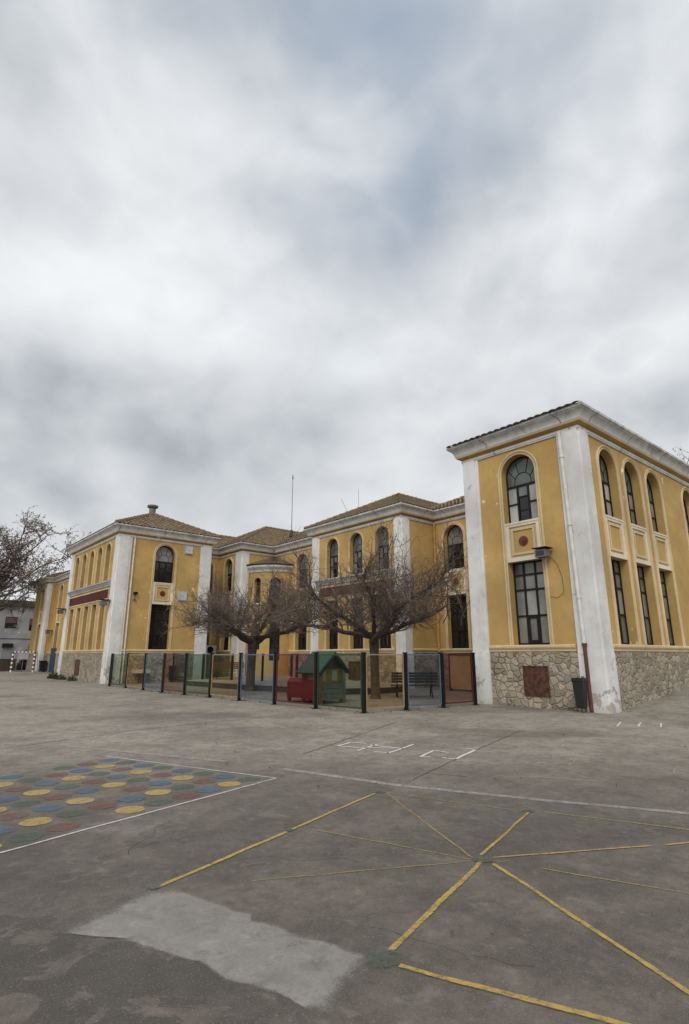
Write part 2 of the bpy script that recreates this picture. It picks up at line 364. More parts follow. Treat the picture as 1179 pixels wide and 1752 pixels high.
for a,b in [((6.79, 4.5), (7.04, 4.33)), ((7.04, 4.33), (7.35, 3.73)), ((11.42, 5.45), (11.72, 5.03)), ((13.71, 6.88), (14.35, 6.68)), ((7.2, 9.21), (7.47, 9.1)), ((8.97, 10.19), (9.62, 10.03))]: jag(a,b,.16,mb,.004)
mb.build('pale_smear',paint_mat('pale_smear_paint',(.34,.32,.29),.44,6,.2,.9,.45,.6),ground)
mb=MB()
for a,b,w in (((5.64,5.29),(7.46,5.92),.022),((7.46,5.92),(10.91,7.07),.028),((2.07,11.46),(4.85,12.48),.03),((4.85,12.48),(8.56,12.88),.035),((5.73,7.74),(10.07,9.87),.025),((-2,9.9),(2.07,11.46),.03),((6.1,5.45),(6.35,4.95),.02)):
    jag(a,b,w,mb,.004,.15,.012,.012)
mb.build('slab_joint',M['p_crack'],ground)
mb=MB(); cr=random.Random(12)
for x,y,a0,L0 in ((3.2,3.6,2.4,1.3),(1.9,4.9,.9,1.6),(2.9,1.9,1.9,.9),(7.2,3.4,1.2,2.2),(4.4,10.2,-.4,2.5)):
    st=[(x,y,a0,L0)]
    while st:
        x,y,a_,L_=st.pop()
        while L_>0:
            h_=a_+cr.gauss(0,.38); x2,y2=x+.12*math.cos(h_),y+.12*math.sin(h_); jag((x,y),(x2,y2),.008+.003*L_,mb,.0035,.06,.004,.003); x,y=x2,y2; L_-=.12
            if cr.random()<.10 and L_>.3: st.append((x,y,a_+cr.choice((-1,1))*cr.uniform(.5,1.1),L_*.5))
mb.build('crack',paint_mat('fine_crack',(.05,.044,.038),.43,9,.14,.7,.3,.6),ground)
# coloured twister-like dots, each worn
dotm=[paint_mat('dot_yellow',(.42,.295,.09),.40,12,.15,.55,.3,.92),paint_mat('dot_blue',(.085,.14,.205),.43,7,.18,.55,.3,.85),paint_mat('dot_red',(.21,.09,.07),.46,7,.18,.55,.3,.8),paint_mat('dot_green',(.085,.135,.09),.46,7,.18,.55,.3,.8)]
e1=Vector((.9635,.268)); ep=Vector((-.268,.9635)); P0=Vector((3.74,6.59)); dots=[MB() for _ in range(4)]
def clipx(p):   # keep the inside of the white square
    a=Vector((3.21,9.61)); b=Vector((4.37,6.5)); d=b-a; return (d.x*(p.y-a.y)-d.y*(p.x-a.x))<0
for row in range(9):
    sh=(0,-.06,-.083,-.12,-.15,-.18,-.2,-.23,-.26)[row]; seq=(0,2)[row%2]
    for i in range(-2,15):
        p=P0+e1*(sh-.352*i)+ep*(.383*row)
        a=Vector((3.21,9.61)); b=Vector((4.37,6.5)); d=(b-a).normalized()
        dist=d.x*(p.y-a.y)-d.y*(p.x-a.x)
        if dist>-.12 or (p-a).dot(d)<.12: continue
        c=(i+seq)%4
        if rng.random()<.05: continue
        r=.152
        patchface(dots[c],blob(p.x,p.y,r,r,26,.03),.005,.86)
for c,nm in enumerate(('yellow_dot','blue_dot','red_dot','green_dot')):
    dots[c].build(nm,dotm[c],ground)

# ------------------------------------------------------------------ the school
school=thing('school_building','long ochre two-storey school with white pilasters, arched windows and tiled hip roofs','school building',(15.92,7.48,0))
SP=Vector((15.92,7.48,0))
class PB(MB):
    """part of the school: built in world coordinates, stored relative to its Empty"""
    def build(self,name,mats,parent=None,smooth=False):
        parent=parent or school
        self.v=[(x-SP.x,y-SP.y,z-SP.z) for x,y,z in self.v]
        return MB.build(self,name,mats,parent,smooth)
DEP=.32; ZL=1.67; ZL2=1.85; ZT=8.40
def frameT(p0,p1):
    p0=Vector((p0[0],p0[1],0)); p1=Vector((p1[0],p1[1],0)); d=(p1-p0); L=d.length; d/=L; n=Vector((-d.y,d.x,0))
    def T(s,nn,z): return p0+d*s+n*nn+Vector((0,0,z))
    return T,L
def arc(sc,r,zs,k=14,a0=math.pi,a1=0):
    return [(sc+r*math.cos(a0+(a1-a0)*i/k),zs+r*math.sin(a0+(a1-a0)*i/k)) for i in range(k+1)]
def wall(T,L,ops,z0=ZL,z1=ZT+.02,mat='yellow',depth=DEP):
    """ops: (sc,w,zb,zt,arch) holes; several may share a column"""
    mb=PB(); cols={}
    for o in ops: cols.setdefault((round(o[0]-o[1]/2,4),round(o[0]+o[1]/2,4)),[]).append(o)
    s=0
    for (a,b) in sorted(cols):
        if a>s: mb.face([T(s,0,z0),T(a,0,z0),T(a,0,z1),T(s,0,z1)])
        zc=z0
        for (sc,w,zb,zt,ar) in sorted(cols[a,b],key=lambda o:o[2]):
            if zb>zc: mb.face([T(a,0,zc),T(b,0,zc),T(b,0,zb),T(a,0,zb)])
            dd=-depth
            if ar:
                r=w/2; zs=zt-r; pts=arc(sc,r,zs)
                top=[zt+.03]*len(pts)
                for i in range(len(pts)-1):
                    (x0,y0),(x1,y1)=pts[i],pts[i+1]
                    mb.face([T(x0,0,y0),T(x1,0,y1),T(x1,0,zt+.03),T(x0,0,zt+.03)])
                    mb.face([T(x0,0,y0),T(x1,0,y1),T(x1,dd,y1),T(x0,dd,y0)])
                ze=zs; zc=zt+.03
            else:
                ze=zt; zc=zt
                mb.face([T(a,0,zt),T(b,0,zt),T(b,dd,zt),T(a,dd,zt)])
            mb.face([T(a,0,zb),T(b,0,zb),T(b,dd,zb),T(a,dd,zb)])
            mb.face([T(a,0,zb),T(a,0,ze),T(a,dd,ze),T(a,dd,zb)])
            mb.face([T(b,0,zb),T(b,0,ze),T(b,dd,ze),T(b,dd,zb)])
        mb.face([T(a,0,zc),T(b,0,zc),T(b,0,z1),T(a,0,z1)]); s=b
    if s<L: mb.face([T(s,0,z0),T(L,0,z0),T(L,0,z1),T(s,0,z1)])
    return mb.build('wall',M[mat])
def base(T,L,z0=-.3,g0=0,g1=0,out=.03):
    mb=PB(); k=max(1,int(L/.5))
    mb.face([T(0,out,z0),T(L,out,z0),T(L,out,ZL+.01),T(0,out,ZL+.01)])
    return mb.build('stone_base',M['stone'])
def ledge(T,a,b):
    mb=PB(); prof=[(.0,ZL-.01),(.05,ZL-.01),(.055,ZL+.05),(.075,ZL+.065),(.10,ZL+.11),(.10,ZL+.16),(.08,ZL+.175),(.04,ZL+.19),(0,ZL+.19)]
    mb.sweep([[T(a,n,z),T(b,n,z)] for n,z in prof])
    mb.face([T(a,n,z) for n,z in prof]); mb.face([T(b,n,z) for n,z in prof])
    return mb.build('ledge',M['cream'])
TRIM=[(0,-.005),(0,.03),(.028,.045),(.045,.03),(.05,.012),(.078,.012),(.085,.045),(.115,.055),(.14,.04),(.145,-.005)]
def surround(T,sc,w,zb,zt,ar,parent,k=1.0):
    mb=PB(); r=w/2; path=[]
    if ar:
        zs=zt-r
        path=[(sc-r,zb,-1,0)]+[(x,y,(x-sc)/r,(y-zs)/r) for x,y in arc(sc,r,zs,18)]+[(sc+r,zb,1,0)]
        rows=[[T(x+nx*o*k,h,z+nz*o*k) for x,z,nx,nz in path] for o,h in TRIM]
    else:
        rows=[[T(sc-r-o*k,h,zb),T(sc-r-o*k,h,zt+o*k),T(sc+r+o*k,h,zt+o*k),T(sc+r+o*k,h,zb)] for o,h in TRIM]
    mb.sweep(rows); return mb.build('surround',M['cream'],parent)
PANES=['g_dark','g_green','g_pale','g_blind']
def bar(mb,T,s0,s1,z0,z1,n0,n1): mb.box(T,s0,s1,n0,n1,z0,z1)
def upper_window(T,sc,w,zb,zt,style,depth=DEP):
    """arched leaded fanlight above a transom, three columns below"""
    r=w/2-.005; zs=zt-w/2; f=.045; n0,n1=-depth+.015,-depth+.065; g=-depth+.03
    mb=PB(); pn=PB(); l=sc-r; rr=sc+r; ztr=zb+(zt-zb)*.565
    bar(mb,T,l,l+f,zb,zs,n0,n1); bar(mb,T,rr-f,rr,zb,zs,n0,n1); bar(mb,T,l+f,rr-f,zb,zb+f,n0,n1)
    A=arc(sc,r,zs,16); B=arc(sc,r-f,zs,16)
    for i in range(16):
        mb.face([T(A[i][0],n1,A[i][1]),T(A[i+1][0],n1,A[i+1][1]),T(B[i+1][0],n1,B[i+1][1]),T(B[i][0],n1,B[i][1])])
        mb.face([T(B[i][0],n1,B[i][1]),T(B[i+1][0],n1,B[i+1][1]),T(B[i+1][0],n0,B[i+1][1]),T(B[i][0],n0,B[i][1])])
    bar(mb,T,l+f,rr-f,ztr-.035,ztr+.035,n0,n1+.004)
    c1=l+(rr-l)*.36; c2=l+(rr-l)*.68
    for c in (c1,c2): bar(mb,T,c-.032,c+.032,zb+f,ztr-.035,n0,n1+.002)
    zm=zb+(ztr-zb)*.53
    for a,b,z in ((l+f,c1-.032,zm),(c2+.032,rr-f,zm),(c1+.032,c2-.032,zb+(ztr-zb)*.70)): bar(mb,T,a,b,z-.024,z+.024,n0,n1)
    bar(mb,T,c1+.032,c2-.032,zb+(ztr-zb)*.34-.015,zb+(ztr-zb)*.34+.015,n0,n1-.01)
    # fanlight leads: inner arch and radial bars
    lead=.011; ra=r*.50; zc=ztr+.06
    I=arc(sc,ra,zc+.08,12); 
    for i in range(12):
        (x0,z0),(x1,z1)=I[i],I[i+1]; mb.tube([T(x0,g+.012,z0),T(x1,g+.012,z1)],lead,4)
    for a in (25,65,115,155):
        ca,sa=math.cos(R(a)),math.sin(R(a)); t=ra
        # reach the arch
        far=r-.02; x1,z1=sc+far*ca,zs+far*sa
        mb.tube([T(sc+ra*ca,g+.012,zc+.08+ra*sa),T(x1,g+.012,z1)],lead,4)
    for s in (-1,1): mb.tube([T(sc+s*ra,g+.012,ztr+.03),T(sc+s*ra,g+.012,zc+.08)],lead,4)
    # panes
    st={'pale':(1,2,1,0),'dark':(3,0,0,0),'grey':(1,1,1,0),'mixed':(1,3,1,0)}[style]
    pn.face([T(l,g,ztr),T(rr,g,ztr)]+[T(x,g,z) for x,z in reversed(arc(sc,r,zs,16))],st[0])
    pn.face([T(l,g,zb),T(c1,g,zb),T(c1,g,zm),T(l,g,zm)],st[1]); pn.face([T(l,g,zm),T(c1,g,zm),T(c1,g,ztr),T(l,g,ztr)],st[1])
    pn.face([T(c2,g,zb),T(rr,g,zb),T(rr,g,zm),T(c2,g,zm)],st[1]); pn.face([T(c2,g,zm),T(rr,g,zm),T(rr,g,ztr),T(c2,g,ztr)],st[1])
    zq=zb+(ztr-zb)*.70
    pn.face([T(c1,g,zq),T(c2,g,zq),T(c2,g,ztr),T(c1,g,ztr)],st[2]); pn.face([T(c1,g,zb),T(c2,g,zb),T(c2,g,zq),T(c1,g,zq)],st[3])
    o=mb.build('window',M['frame']); pn.build('pane',[M[x] for x in PANES],o)
    return o
def lower_window(T,sc,w,zb,zt,style,depth=DEP):
    r=w/2-.005; f=.05; n0,n1=-depth+.015,-depth+.065; g=-depth+.03
    mb=PB(); pn=PB(); l=sc-r; rr=sc+r; H=zt-zb
    bar(mb,T,l,l+f,zb,zt,n0,n1); bar(mb,T,rr-f,rr,zb,zt,n0,n1); bar(mb,T,l+f,rr-f,zb,zb+f,n0,n1); bar(mb,T,l+f,rr-f,zt-f,zt,n0,n1)
    rows=[zb,zb+.34*H,zb+.655*H,zb+.84*H,zt]; cols=[l,l+(rr-l)*.36,l+(rr-l)*.69,rr]
    for z in rows[1:4]: bar(mb,T,l+f,rr-f,z-.028,z+.028,n0,n1+.003)
    for c in cols[1:3]: bar(mb,T,c-.028,c+.028,zb+f,zt-f,n0,n1+.006)
    # opening sash in the bottom middle
    a,b=cols[1]+.028,cols[2]-.028
    bar(mb,T,a,a+.05,zb+f,rows[1]-.028,n0,n1+.015); bar(mb,T,b-.05,b,zb+f,rows[1]-.028,n0,n1+.015)
    bar(mb,T,a+.05,b-.05,rows[1]-.08,rows[1]-.028,n0,n1+.015); bar(mb,T,a+.05,b-.05,zb+f,zb+f+.09,n0,n1+.015)
    for i in range(4):
        for j in range(3):
            k={'pale':3 if not (i==3 and j==1) else 1,'dark':0,'grey':3 if (i+j)%2 else 1}[style]
            pn.face([T(cols[j],g,rows[i]),T(cols[j+1],g,rows[i]),T(cols[j+1],g,rows[i+1]),T(cols[j],g,rows[i+1])],k)
    o=mb.build('window',M['frame']); pn.build('pane',[M[x] for x in PANES],o)
    return o
def ringbox(mb,T,a,b,c,d,w,n0,n1,m=0):
    mb.box(T,a,b,n0,n1,c,c+w,m); mb.box(T,a,b,n0,n1,d-w,d,m); mb.box(T,a,a+w,n0,n1,c+w,d-w,m); mb.box(T,b-w,b,n0,n1,c+w,d-w,m)
def disc(mb,T,s,z,r,n0,n1,m=0,k=24):
    A=[(s+r*math.cos(2*math.pi*i/k),z+r*math.sin(2*math.pi*i/k)) for i in range(k)]
    mb.face([T(x,n1,y) for x,y in A],m)
    for i in range(k):
        x,y=A[i]; x2,y2=A[(i+1)%k]; mb.face([T(x,n0,y),T(x2,n0,y2),T(x2,n1,y2),T(x,n1,y)],m)
def spandrel(T,sc,w,zb,zt,medal,depth=DEP):
    r=w/2; mb=PB()
    mb.box(T,sc-r,sc+r,-depth,-.03,zb,zt,0)
    ringbox(mb,T,sc-r,sc+r,zb,zt,.13,-.03,.012,2)
    mb.box(T,sc-r-.02,sc+r+.02,.0,.03,zt-.05,zt+.015,2)
    ringbox(mb,T,sc-r+.20,sc+r-.20,zb+.21,zt-.2,.075,-.03,.01,1)
    o=mb.build('spandrel_panel',[M['cream'],M['cream'],M['trimw'],M['yellow']])
    fi=PB(); fi.box(T,sc-r+.275,sc+r-.275,-.031,-.024,zb+.285,zt-.275); fi.build('panel_field',M['yellow'],o)
    if medal:
        d=PB(); zc=(zb+zt)/2; disc(d,T,sc,zc,.165,-.024,.0); disc(d,T,sc,zc,.105,.0,.02); disc(d,T,sc,zc,.04,.02,.05); d.build('medallion',M['medal'],o)
    return o
M['trimw']=plaster('off_white_moulding',(.68,.60,.46),dirt=(.40,.32,.20),amt=.4)
def bayA(T,sc,style='dark',lstyle='dark',medal=True,w=1.26,door=False):
    """tall recess: lower window, moulded spandrel panel, arched upper window"""
    a=upper_window(T,sc,w,5.82,8.15,style); surround(T,sc,w,ZL2+.01,8.15,True,a)
    lower_window(T,sc,w,ZL2+.02,4.52,lstyle)
    spandrel(T,sc,w,4.52,5.82,medal)
OPA=lambda sc,w=1.26:(sc,w,ZL2,8.15,True)

poly=[(44,7.48),(15.92,7.48),(15.92,11.84),(22.5,11.84),(22.5,19.0),(20.0,19.0),(20.0,26.45),(21.6,26.45),(21.6,33.05),(18.9,33.05),(18.9,36.2),(16.45,36.2),(16.45,32.85),(10.55,32.85),(10.55,42.6),(13.9,42.6),(13.9,60.9),(13.2,60.9),(13.2,66.0),(20,66.0)]
FA=[frameT(poly[i],poly[i+1]) for i in range(len(poly)-1)]
def fac(i): return FA[i]
def at_x(i,x): return abs(x-poly[i][0])
def at_y(i,y): return abs(y-poly[i][1])
# right wing, long side
T,L=fac(0); cs=[at_x(0,x) for x in (35.9,34.05,32.2,28.65,26.8,24.95,21.42,19.58,17.74)]
wall(T,L,[OPA(c) for c in cs])
for i,c in enumerate(cs): bayA(T,c,'mixed' if i!=8 else 'pale','grey',False)
base(T,L); ledge(T,0,L-.6)
# right wing, end
T,L=fac(1); c=at_y(1,9.67); wall(T,L,[OPA(c)]); bayA(T,c,'pale','pale'); base(T,L); ledge(T,.74,L-.64)
T,L=fac(2); wall(T,L,[]); base(T,L); ledge(T,.6,L)
# recessed court wall beside the right wing
T,L=fac(3); cs=[at_y(3,14.1),at_y(3,17.68)]; wall(T,L,[OPA(c) for c in cs]); base(T,L); ledge(T,0,L)
for c in cs: bayA(T,c,'dark','dark')
T,L=fac(4); wall(T,L,[]); base(T,L); ledge(T,0,L-.5)
# pavilions with an arcade above a red band
def bayB(i,centers,w,lw,d,style,a,b):
    T,L=fac(i); ops=[]
    for c in centers: ops+=[(c,w,5.84,8.15,True),(c,lw,ZL2,4.55,False)]
    # columns must match: use the same width for both rows
    wall(T,L,ops,depth=d)
    for c in centers:
        o=upper_window(T,c,w,5.84,8.15,style,d); surround(T,c,w,5.84,8.15,True,o,.75)
        o=lower_window(T,c,lw,ZL2+.02,4.55,'dark',d); surround(T,c,lw,ZL2+.01,4.55,False,o,.75)
    mb=PB(); prof=[(0,5.50),(.05,5.50),(.06,5.58),(.10,5.62),(.14,5.72),(.19,5.74),(.20,5.82),(.0,5.84)]
    mb.sweep([[T(a,n,z),T(b,n,z)] for n,z in prof]); mb.face([T(a,n,z) for n,z in prof]); mb.face([T(b,n,z) for n,z in prof])
    mb.build('sill_cornice',M['greyledge'])
    mb=PB(); ringbox(mb,T,a+.12,b-.12,4.72,5.40,.07,-.005,.035); o=mb.build('band_frame',M['cream'])
    mb=PB(); mb.box(T,a+.19,b-.19,-.01,.012,4.79,5.33); mb.build('red_band',M['redband'],o)
    base(T,L); ledge(T,.6,L-.6)
bayB(5,[at_y(5,y) for y in (20.42,22.48,24.55)],1.05,1.05,.3,'mixed',.48,6.9)
T,L=fac(6); wall(T,L,[]); base(T,L)
T,L=fac(7); c=at_y(7,29.72); wall(T,L,[OPA(c)]); bayA(T,c); base(T,L); ledge(T,0,L)
T,L=fac(8); wall(T,L,[]); base(T,L); ledge(T,0,L-.6)
T,L=fac(9); c=at_y(9,34.85); wall(T,L,[OPA(c,1.1)]); bayA(T,c,w=1.1); base(T,L); ledge(T,.86,L)
T,L=fac(10); c=at_x(10,17.8); wall(T,L,[OPA(c,1.2)]); bayA(T,c,w=1.2); base(T,L); ledge(T,0,L)
T,L=fac(11); wall(T,L,[]); base(T,L)
T,L=fac(12); c=at_x(12,13.42); wall(T,L,[OPA(c)]); bayA(T,c); base(T,L); ledge(T,.78,L-.73)
bayB(13,[at_y(13,y) for y in (34.6,36.2,37.82,39.45,41.08)],.86,.86,.42,'dark',.75,9.45)
T,L=fac(14); wall(T,L,[]); base(T,L)
T,L=fac(15); cs=[at_y(15,y) for y in (46,49,58.6)]; wall(T,L,[OPA(c) for c in cs]); base(T,L)
for c in cs[:2]: bayA(T,c)
c=cs[2]; a=upper_window(T,c,1.26,5.82,8.15,'dark'); surround(T,c,1.26,ZL2,8.15,True,a); lower_window(T,c,1.26,2.3,4.52,'dark'); spandrel(T,c,1.26,4.52,5.82,False)
ledge(T,0,c-.8); ledge(T,c+.8,L)
M['blue']=simple('blue_door_paint',(.022,.045,.095),.5,0,.2,3)
d=PB(); d.box(T,c-.72,c+.72,.03,.07,.02,2.12); ringbox(d,T,c-.8,c+.8,-.1,2.2,.08,.03,.10); d.box(T,c-.008,c+.008,.07,.076,.05,2.1,0)
do=d.build('door',M['blue']); h=PB(); h.box(T,c+.06,c+.09,.07,.12,.95,1.15); h.build('handle',M['grey'],do)
T,L=fac(16); wall(T,L,[]); base(T,L)
T,L=fac(17); c=at_y(17,62.7); wall(T,L,[OPA(c)]); bayA(T,c,medal=False); base(T,L); ledge(T,.6,L)
T,L=fac(18); wall(T,L,[]); base(T,L)

# pilasters: L-shaped corner prisms with a slight batter at the foot
def pilaster(corner,dx,dy,wx,wy,out=.07):
    """corner of two faces; dx,dy = outward signs; legs wx along x, wy along y"""
    cx,cy=corner; mb=PB()
    rows=[]
    for z,o in ((-.3,out+.05),(1.5,out+.035),(1.72,out+.012),(8.42,out)):
        ox,oy=cx+dx*o,cy+dy*o
        q=.03; mg=.13
        rows.append([(cx-dx*wx,cy-dy*.1,z),(cx-dx*wx,oy-dy*q,z),(cx-dx*(wx-mg),oy-dy*q,z),(cx-dx*(wx-mg),oy,z),(ox-dx*.07,oy,z),(ox-dx*.07,oy-dy*.03,z),(ox-dx*.03,oy-dy*.07,z),(ox,oy-dy*.07,z),(ox,cy-dy*(wy-mg),z),(ox-dx*q,cy-dy*(wy-mg),z),(ox-dx*q,cy-dy*wy,z),(cx-dx*.1,cy-dy*wy,z)])
    mb.sweep(rows); mb.face(rows[-1])
    return mb.build('pilaster',M['white'])
pilaster((15.92,7.48),-1,-1,.60,.69); pilaster((15.92,11.84),-1,1,.5,.62)
pilaster((20.0,19.0),-1,-1,.55,.52); pilaster((20.0,26.45),-1,1,.5,.66)
pilaster((18.9,33.05),-1,-1,.55,.82); pilaster((16.45,32.85),1,-1,.74,.5)
pilaster((10.55,32.85),-1,-1,.74,.62); pilaster((10.55,42.6),-1,1,.4,.6)
pilaster((13.2,60.9),-1,-1,.35,.75)
# cornice: one moulding mitred round every corner
def cornice(pl,zoff=0,name='cornice',scale=1.0,closed=False):
    prof=[(0.0,8.375,0),(.045,8.375,0),(.05,8.415,0),(.07,8.425,0),(.07,8.505,1),(.03,8.515,1),(.045,8.545,1),(.185,8.60,2),(.20,8.60,2),(.225,8.655,0),(.235,8.67,0),(.25,8.74,0),(.285,8.815,0),(.335,8.875,0),(.395,8.915,0),(.40,8.945,0),(.445,8.955,0),(.455,9.03,0),(.0,9.035,0)]
    mb=PB(); n=len(pl); mit=[]
    for i in range(n):
        ns=[]
        for a,b in ((i-1,i),(i,i+1)):
            if a>=0 and b<n:
                d=Vector((pl[b][0]-pl[a][0],pl[b][1]-pl[a][1])).normalized(); ns.append(Vector((-d.y,d.x)))
        if len(ns)==1: mit.append(ns[0])
        else: mit.append((ns[0]+ns[1])/(1+ns[0].dot(ns[1])))
    rows=[[(pl[i][0]+mit[i].x*o*scale,pl[i][1]+mit[i].y*o*scale,z+zoff) for i in range(n)] for o,z,_ in prof]
    mb.sweep(rows,[p[2] for p in prof[:-1]])
    return mb.build(name,[M['cornice'],M['yellow'],M['cream']])
cornice(poly)
# ------------------------------------------------------------------ roofs of barrel tiles
def barrel(mb,P,d,u,up,length,w,col,seg=.36,k=4,h=.062):
    """half-pipe column of overlapping tiles: P eave point, d along eave, u up-slope"""
    n=max(1,int(math.ceil(length/seg))); 
    for j in range(n):
        a=j*seg; b=min(length,(j+1)*seg+.02)
        if b-a<.03: continue
        ra,rb=w*.5,w*.43
        A=[];B=[]
        for i in range(k+1):
            t=math.pi*i/k; c,s=math.cos(t),math.sin(t)
            A.append(P+u*a+d*(ra*c)+up*(h*s+.018)); B.append(P+u*b+d*(rb*c)+up*(h*.85*s))
        uvv=[(col+.5,j+.5)]*4
        for i in range(k): mb.face([A[i],A[i+1],B[i+1],B[i]],0,uvv)
        if j==0: mb.face(A,1,None)
def hip_roof(x0,x1,y0,y1,z,tp,sides='wesn',w=.25,overlap=.05,caps=True):
    """hipped roof over a rectangle; sides = which slopes get tiles"""
    mb=PB(); ww=min(x1-x0,y1-y0)/2; 
    S={'w':(Vector((x0,y0,z)),Vector((0,1,0)),Vector((1,0,0)),y1-y0),'e':(Vector((x1,y0,z)),Vector((0,1,0)),Vector((-1,0,0)),y1-y0),
       's':(Vector((x0,y0,z)),Vector((1,0,0)),Vector((0,1,0)),x1-x0),'n':(Vector((x0,y1,z)),Vector((1,0,0)),Vector((0,-1,0)),x1-x0)}
    ci=rng.randrange(1000)
    for key,(P,d,inn,L) in S.items():
        u=(inn+Vector((0,0,tp))).normalized(); up=u.cross(d); up=up if up.z>0 else -up; fac_=math.hypot(1,tp)
        e=min(ww,L/2)
        mb.face([P,P+d*L,P+d*(L-ww)+inn*ww+Vector((0,0,tp*ww)),P+d*ww+inn*ww+Vector((0,0,tp*ww))] if L>2*ww+1e-6 else [P,P+d*L,P+d*(L/2)+inn*e+Vector((0,0,tp*e))],1)
        if key not in sides: continue
        n=int(L/w); st=L/n
        for i in range(n):
            t=(i+.5)*st; run=min(t,L-t,ww)*fac_
            barrel(mb,P+d*t-u*overlap,d,u,up,run+overlap,st*1.02,ci+i)
        ci+=n
    # ridge and hip caps
    dx=x1-x0>=y1-y0
    if dx: r0,r1=Vector((x0+ww,(y0+y1)/2,z+tp*ww)),Vector((x1-ww,(y0+y1)/2,z+tp*ww)); cs=[((x0,y0),r0),((x0,y1),r0),((x1,y0),r1),((x1,y1),r1)]
    else: r0,r1=Vector(((x0+x1)/2,y0+ww,z+tp*ww)),Vector(((x0+x1)/2,y1-ww,z+tp*ww)); cs=[((x0,y0),r0),((x1,y0),r0),((x0,y1),r1),((x1,y1),r1)]
    segs=[(Vector((a[0],a[1],z)),b) for a,b in cs]+[(r0,r1)]
    for a,b in segs:
        Ld=(b-a).length
        if Ld<.2 or not caps: continue
        t=(b-a)/Ld; k=int(Ld/.4)+1
        for j in range(k):
            p=a+t*(Ld*j/k); q=a+t*(Ld*(j+1)/k+.03)
            mb.tube([p+Vector((0,0,.05+rng.uniform(-.008,.008))),q+Vector((0,0,.035))],[.125,.10],7,0)
            for f in range(9): mb.fuv[-1-f]=None
    return mb
M['under']=simple('dark_roof_underside',(.055,.042,.032),.95,0,.2)
ZE=9.05
def roof(*a,**k): return hip_roof(*a,**k).build('roof',[M['tile'],M['under']])
o=.40
roof(15.92-o,44,7.48-o,11.84+o,ZE,.42,sides='w',overlap=.11,caps=False)
roof(22.5-o,30.5,9.0,20.0,ZE,.46,sides='w')
roof(20.0-o,34,19.0-o,26.45+o,ZE,.50,sides='ws')
roof(21.6-o,32,22.0,40.0,ZE,.46,sides='w')
roof(18.9-o,40,33.05-o,43.3,ZE,.50,sides='ws')
roof(15.0,40,36.2-o,44.2,ZE,.44,sides='s')
rl=roof(10.55-o,16.45+o,32.85-o,42.6+o,ZE,.50,sides='wse')
roof(13.9-o,24,42.0,66.0,ZE,.44,sides='w'); roof(13.2-o,20,60.9-o,66.4,ZE,.40,sides='ws')
# metal chimney on the left wing roof
ch=PB(); cx,cy=13.75,36.6
ch.tube([(cx,cy,10.35),(cx,cy,11.35)],.22,14); ch.tube([(cx,cy,11.35),(cx,cy,11.42),(cx,cy,11.52),(cx,cy,11.56)],[.24,.36,.38,.34],14)
ch.build('chimney',M['grey'],rl); 
fl=PB(); fl.tube([(cx,cy,10.3),(cx,cy,10.72)],[.62,.30],10); fl.build('flashing',M['under'],rl)

# ------------------------------------------------------------------ rounded stair turret in the inner corner
CX,CY,RT=21.6,33.05,2.03
def TT(r,ph,z): return Vector((CX+r*math.cos(R(ph)),CY+r*math.sin(R(ph)),z))
wins=[(203,4.92,6.62,14),(239,4.92,6.62,20),(205,1.9,3.55,15),(241,1.2,3.55,20)]
mb=PB(); gl=[]
PH=[180+i*1.0 for i in range(91)]
def hole(ph,z0,z1):
    return None
for i in range(90):
    a,b=PH[i],PH[i+1]; mid=(a+b)/2
    cuts=[]
    for c,zb,zt,wd in wins:
        if abs(mid-c)<wd/2:
            t=(mid-c)/(wd/2); rr=RT*R(wd)/2
            zz=zt-rr+rr*math.sqrt(max(0,1-t*t)) if zt>5 else zt
            cuts.append((zb,zz))
    zc=-.2
    for zb,zz in sorted(cuts):
        mb.face([TT(RT,a,zc),TT(RT,b,zc),TT(RT,b,zb),TT(RT,a,zb)]); 
        mb.face([TT(RT,a,zb),TT(RT,b,zb),TT(RT-.3,b,zb),TT(RT-.3,a,zb)]); mb.face([TT(RT,a,zz),TT(RT,b,zz),TT(RT-.3,b,zz),TT(RT-.3,a,zz)]); zc=zz
    mb.face([TT(RT,a,zc),TT(RT,b,zc),TT(RT,b,7.2),TT(RT,a,7.2)])
for c,zb,zt,wd in wins:
    rr=RT*R(wd)/2; ze=zt-rr if zt>5 else zt
    for ph in (c-wd/2,c+wd/2): mb.face([TT(RT,ph,zb),TT(RT-.3,ph,zb),TT(RT-.3,ph,ze),TT(RT,ph,ze)])
tw=mb.build('turret_wall',M['yellow'])
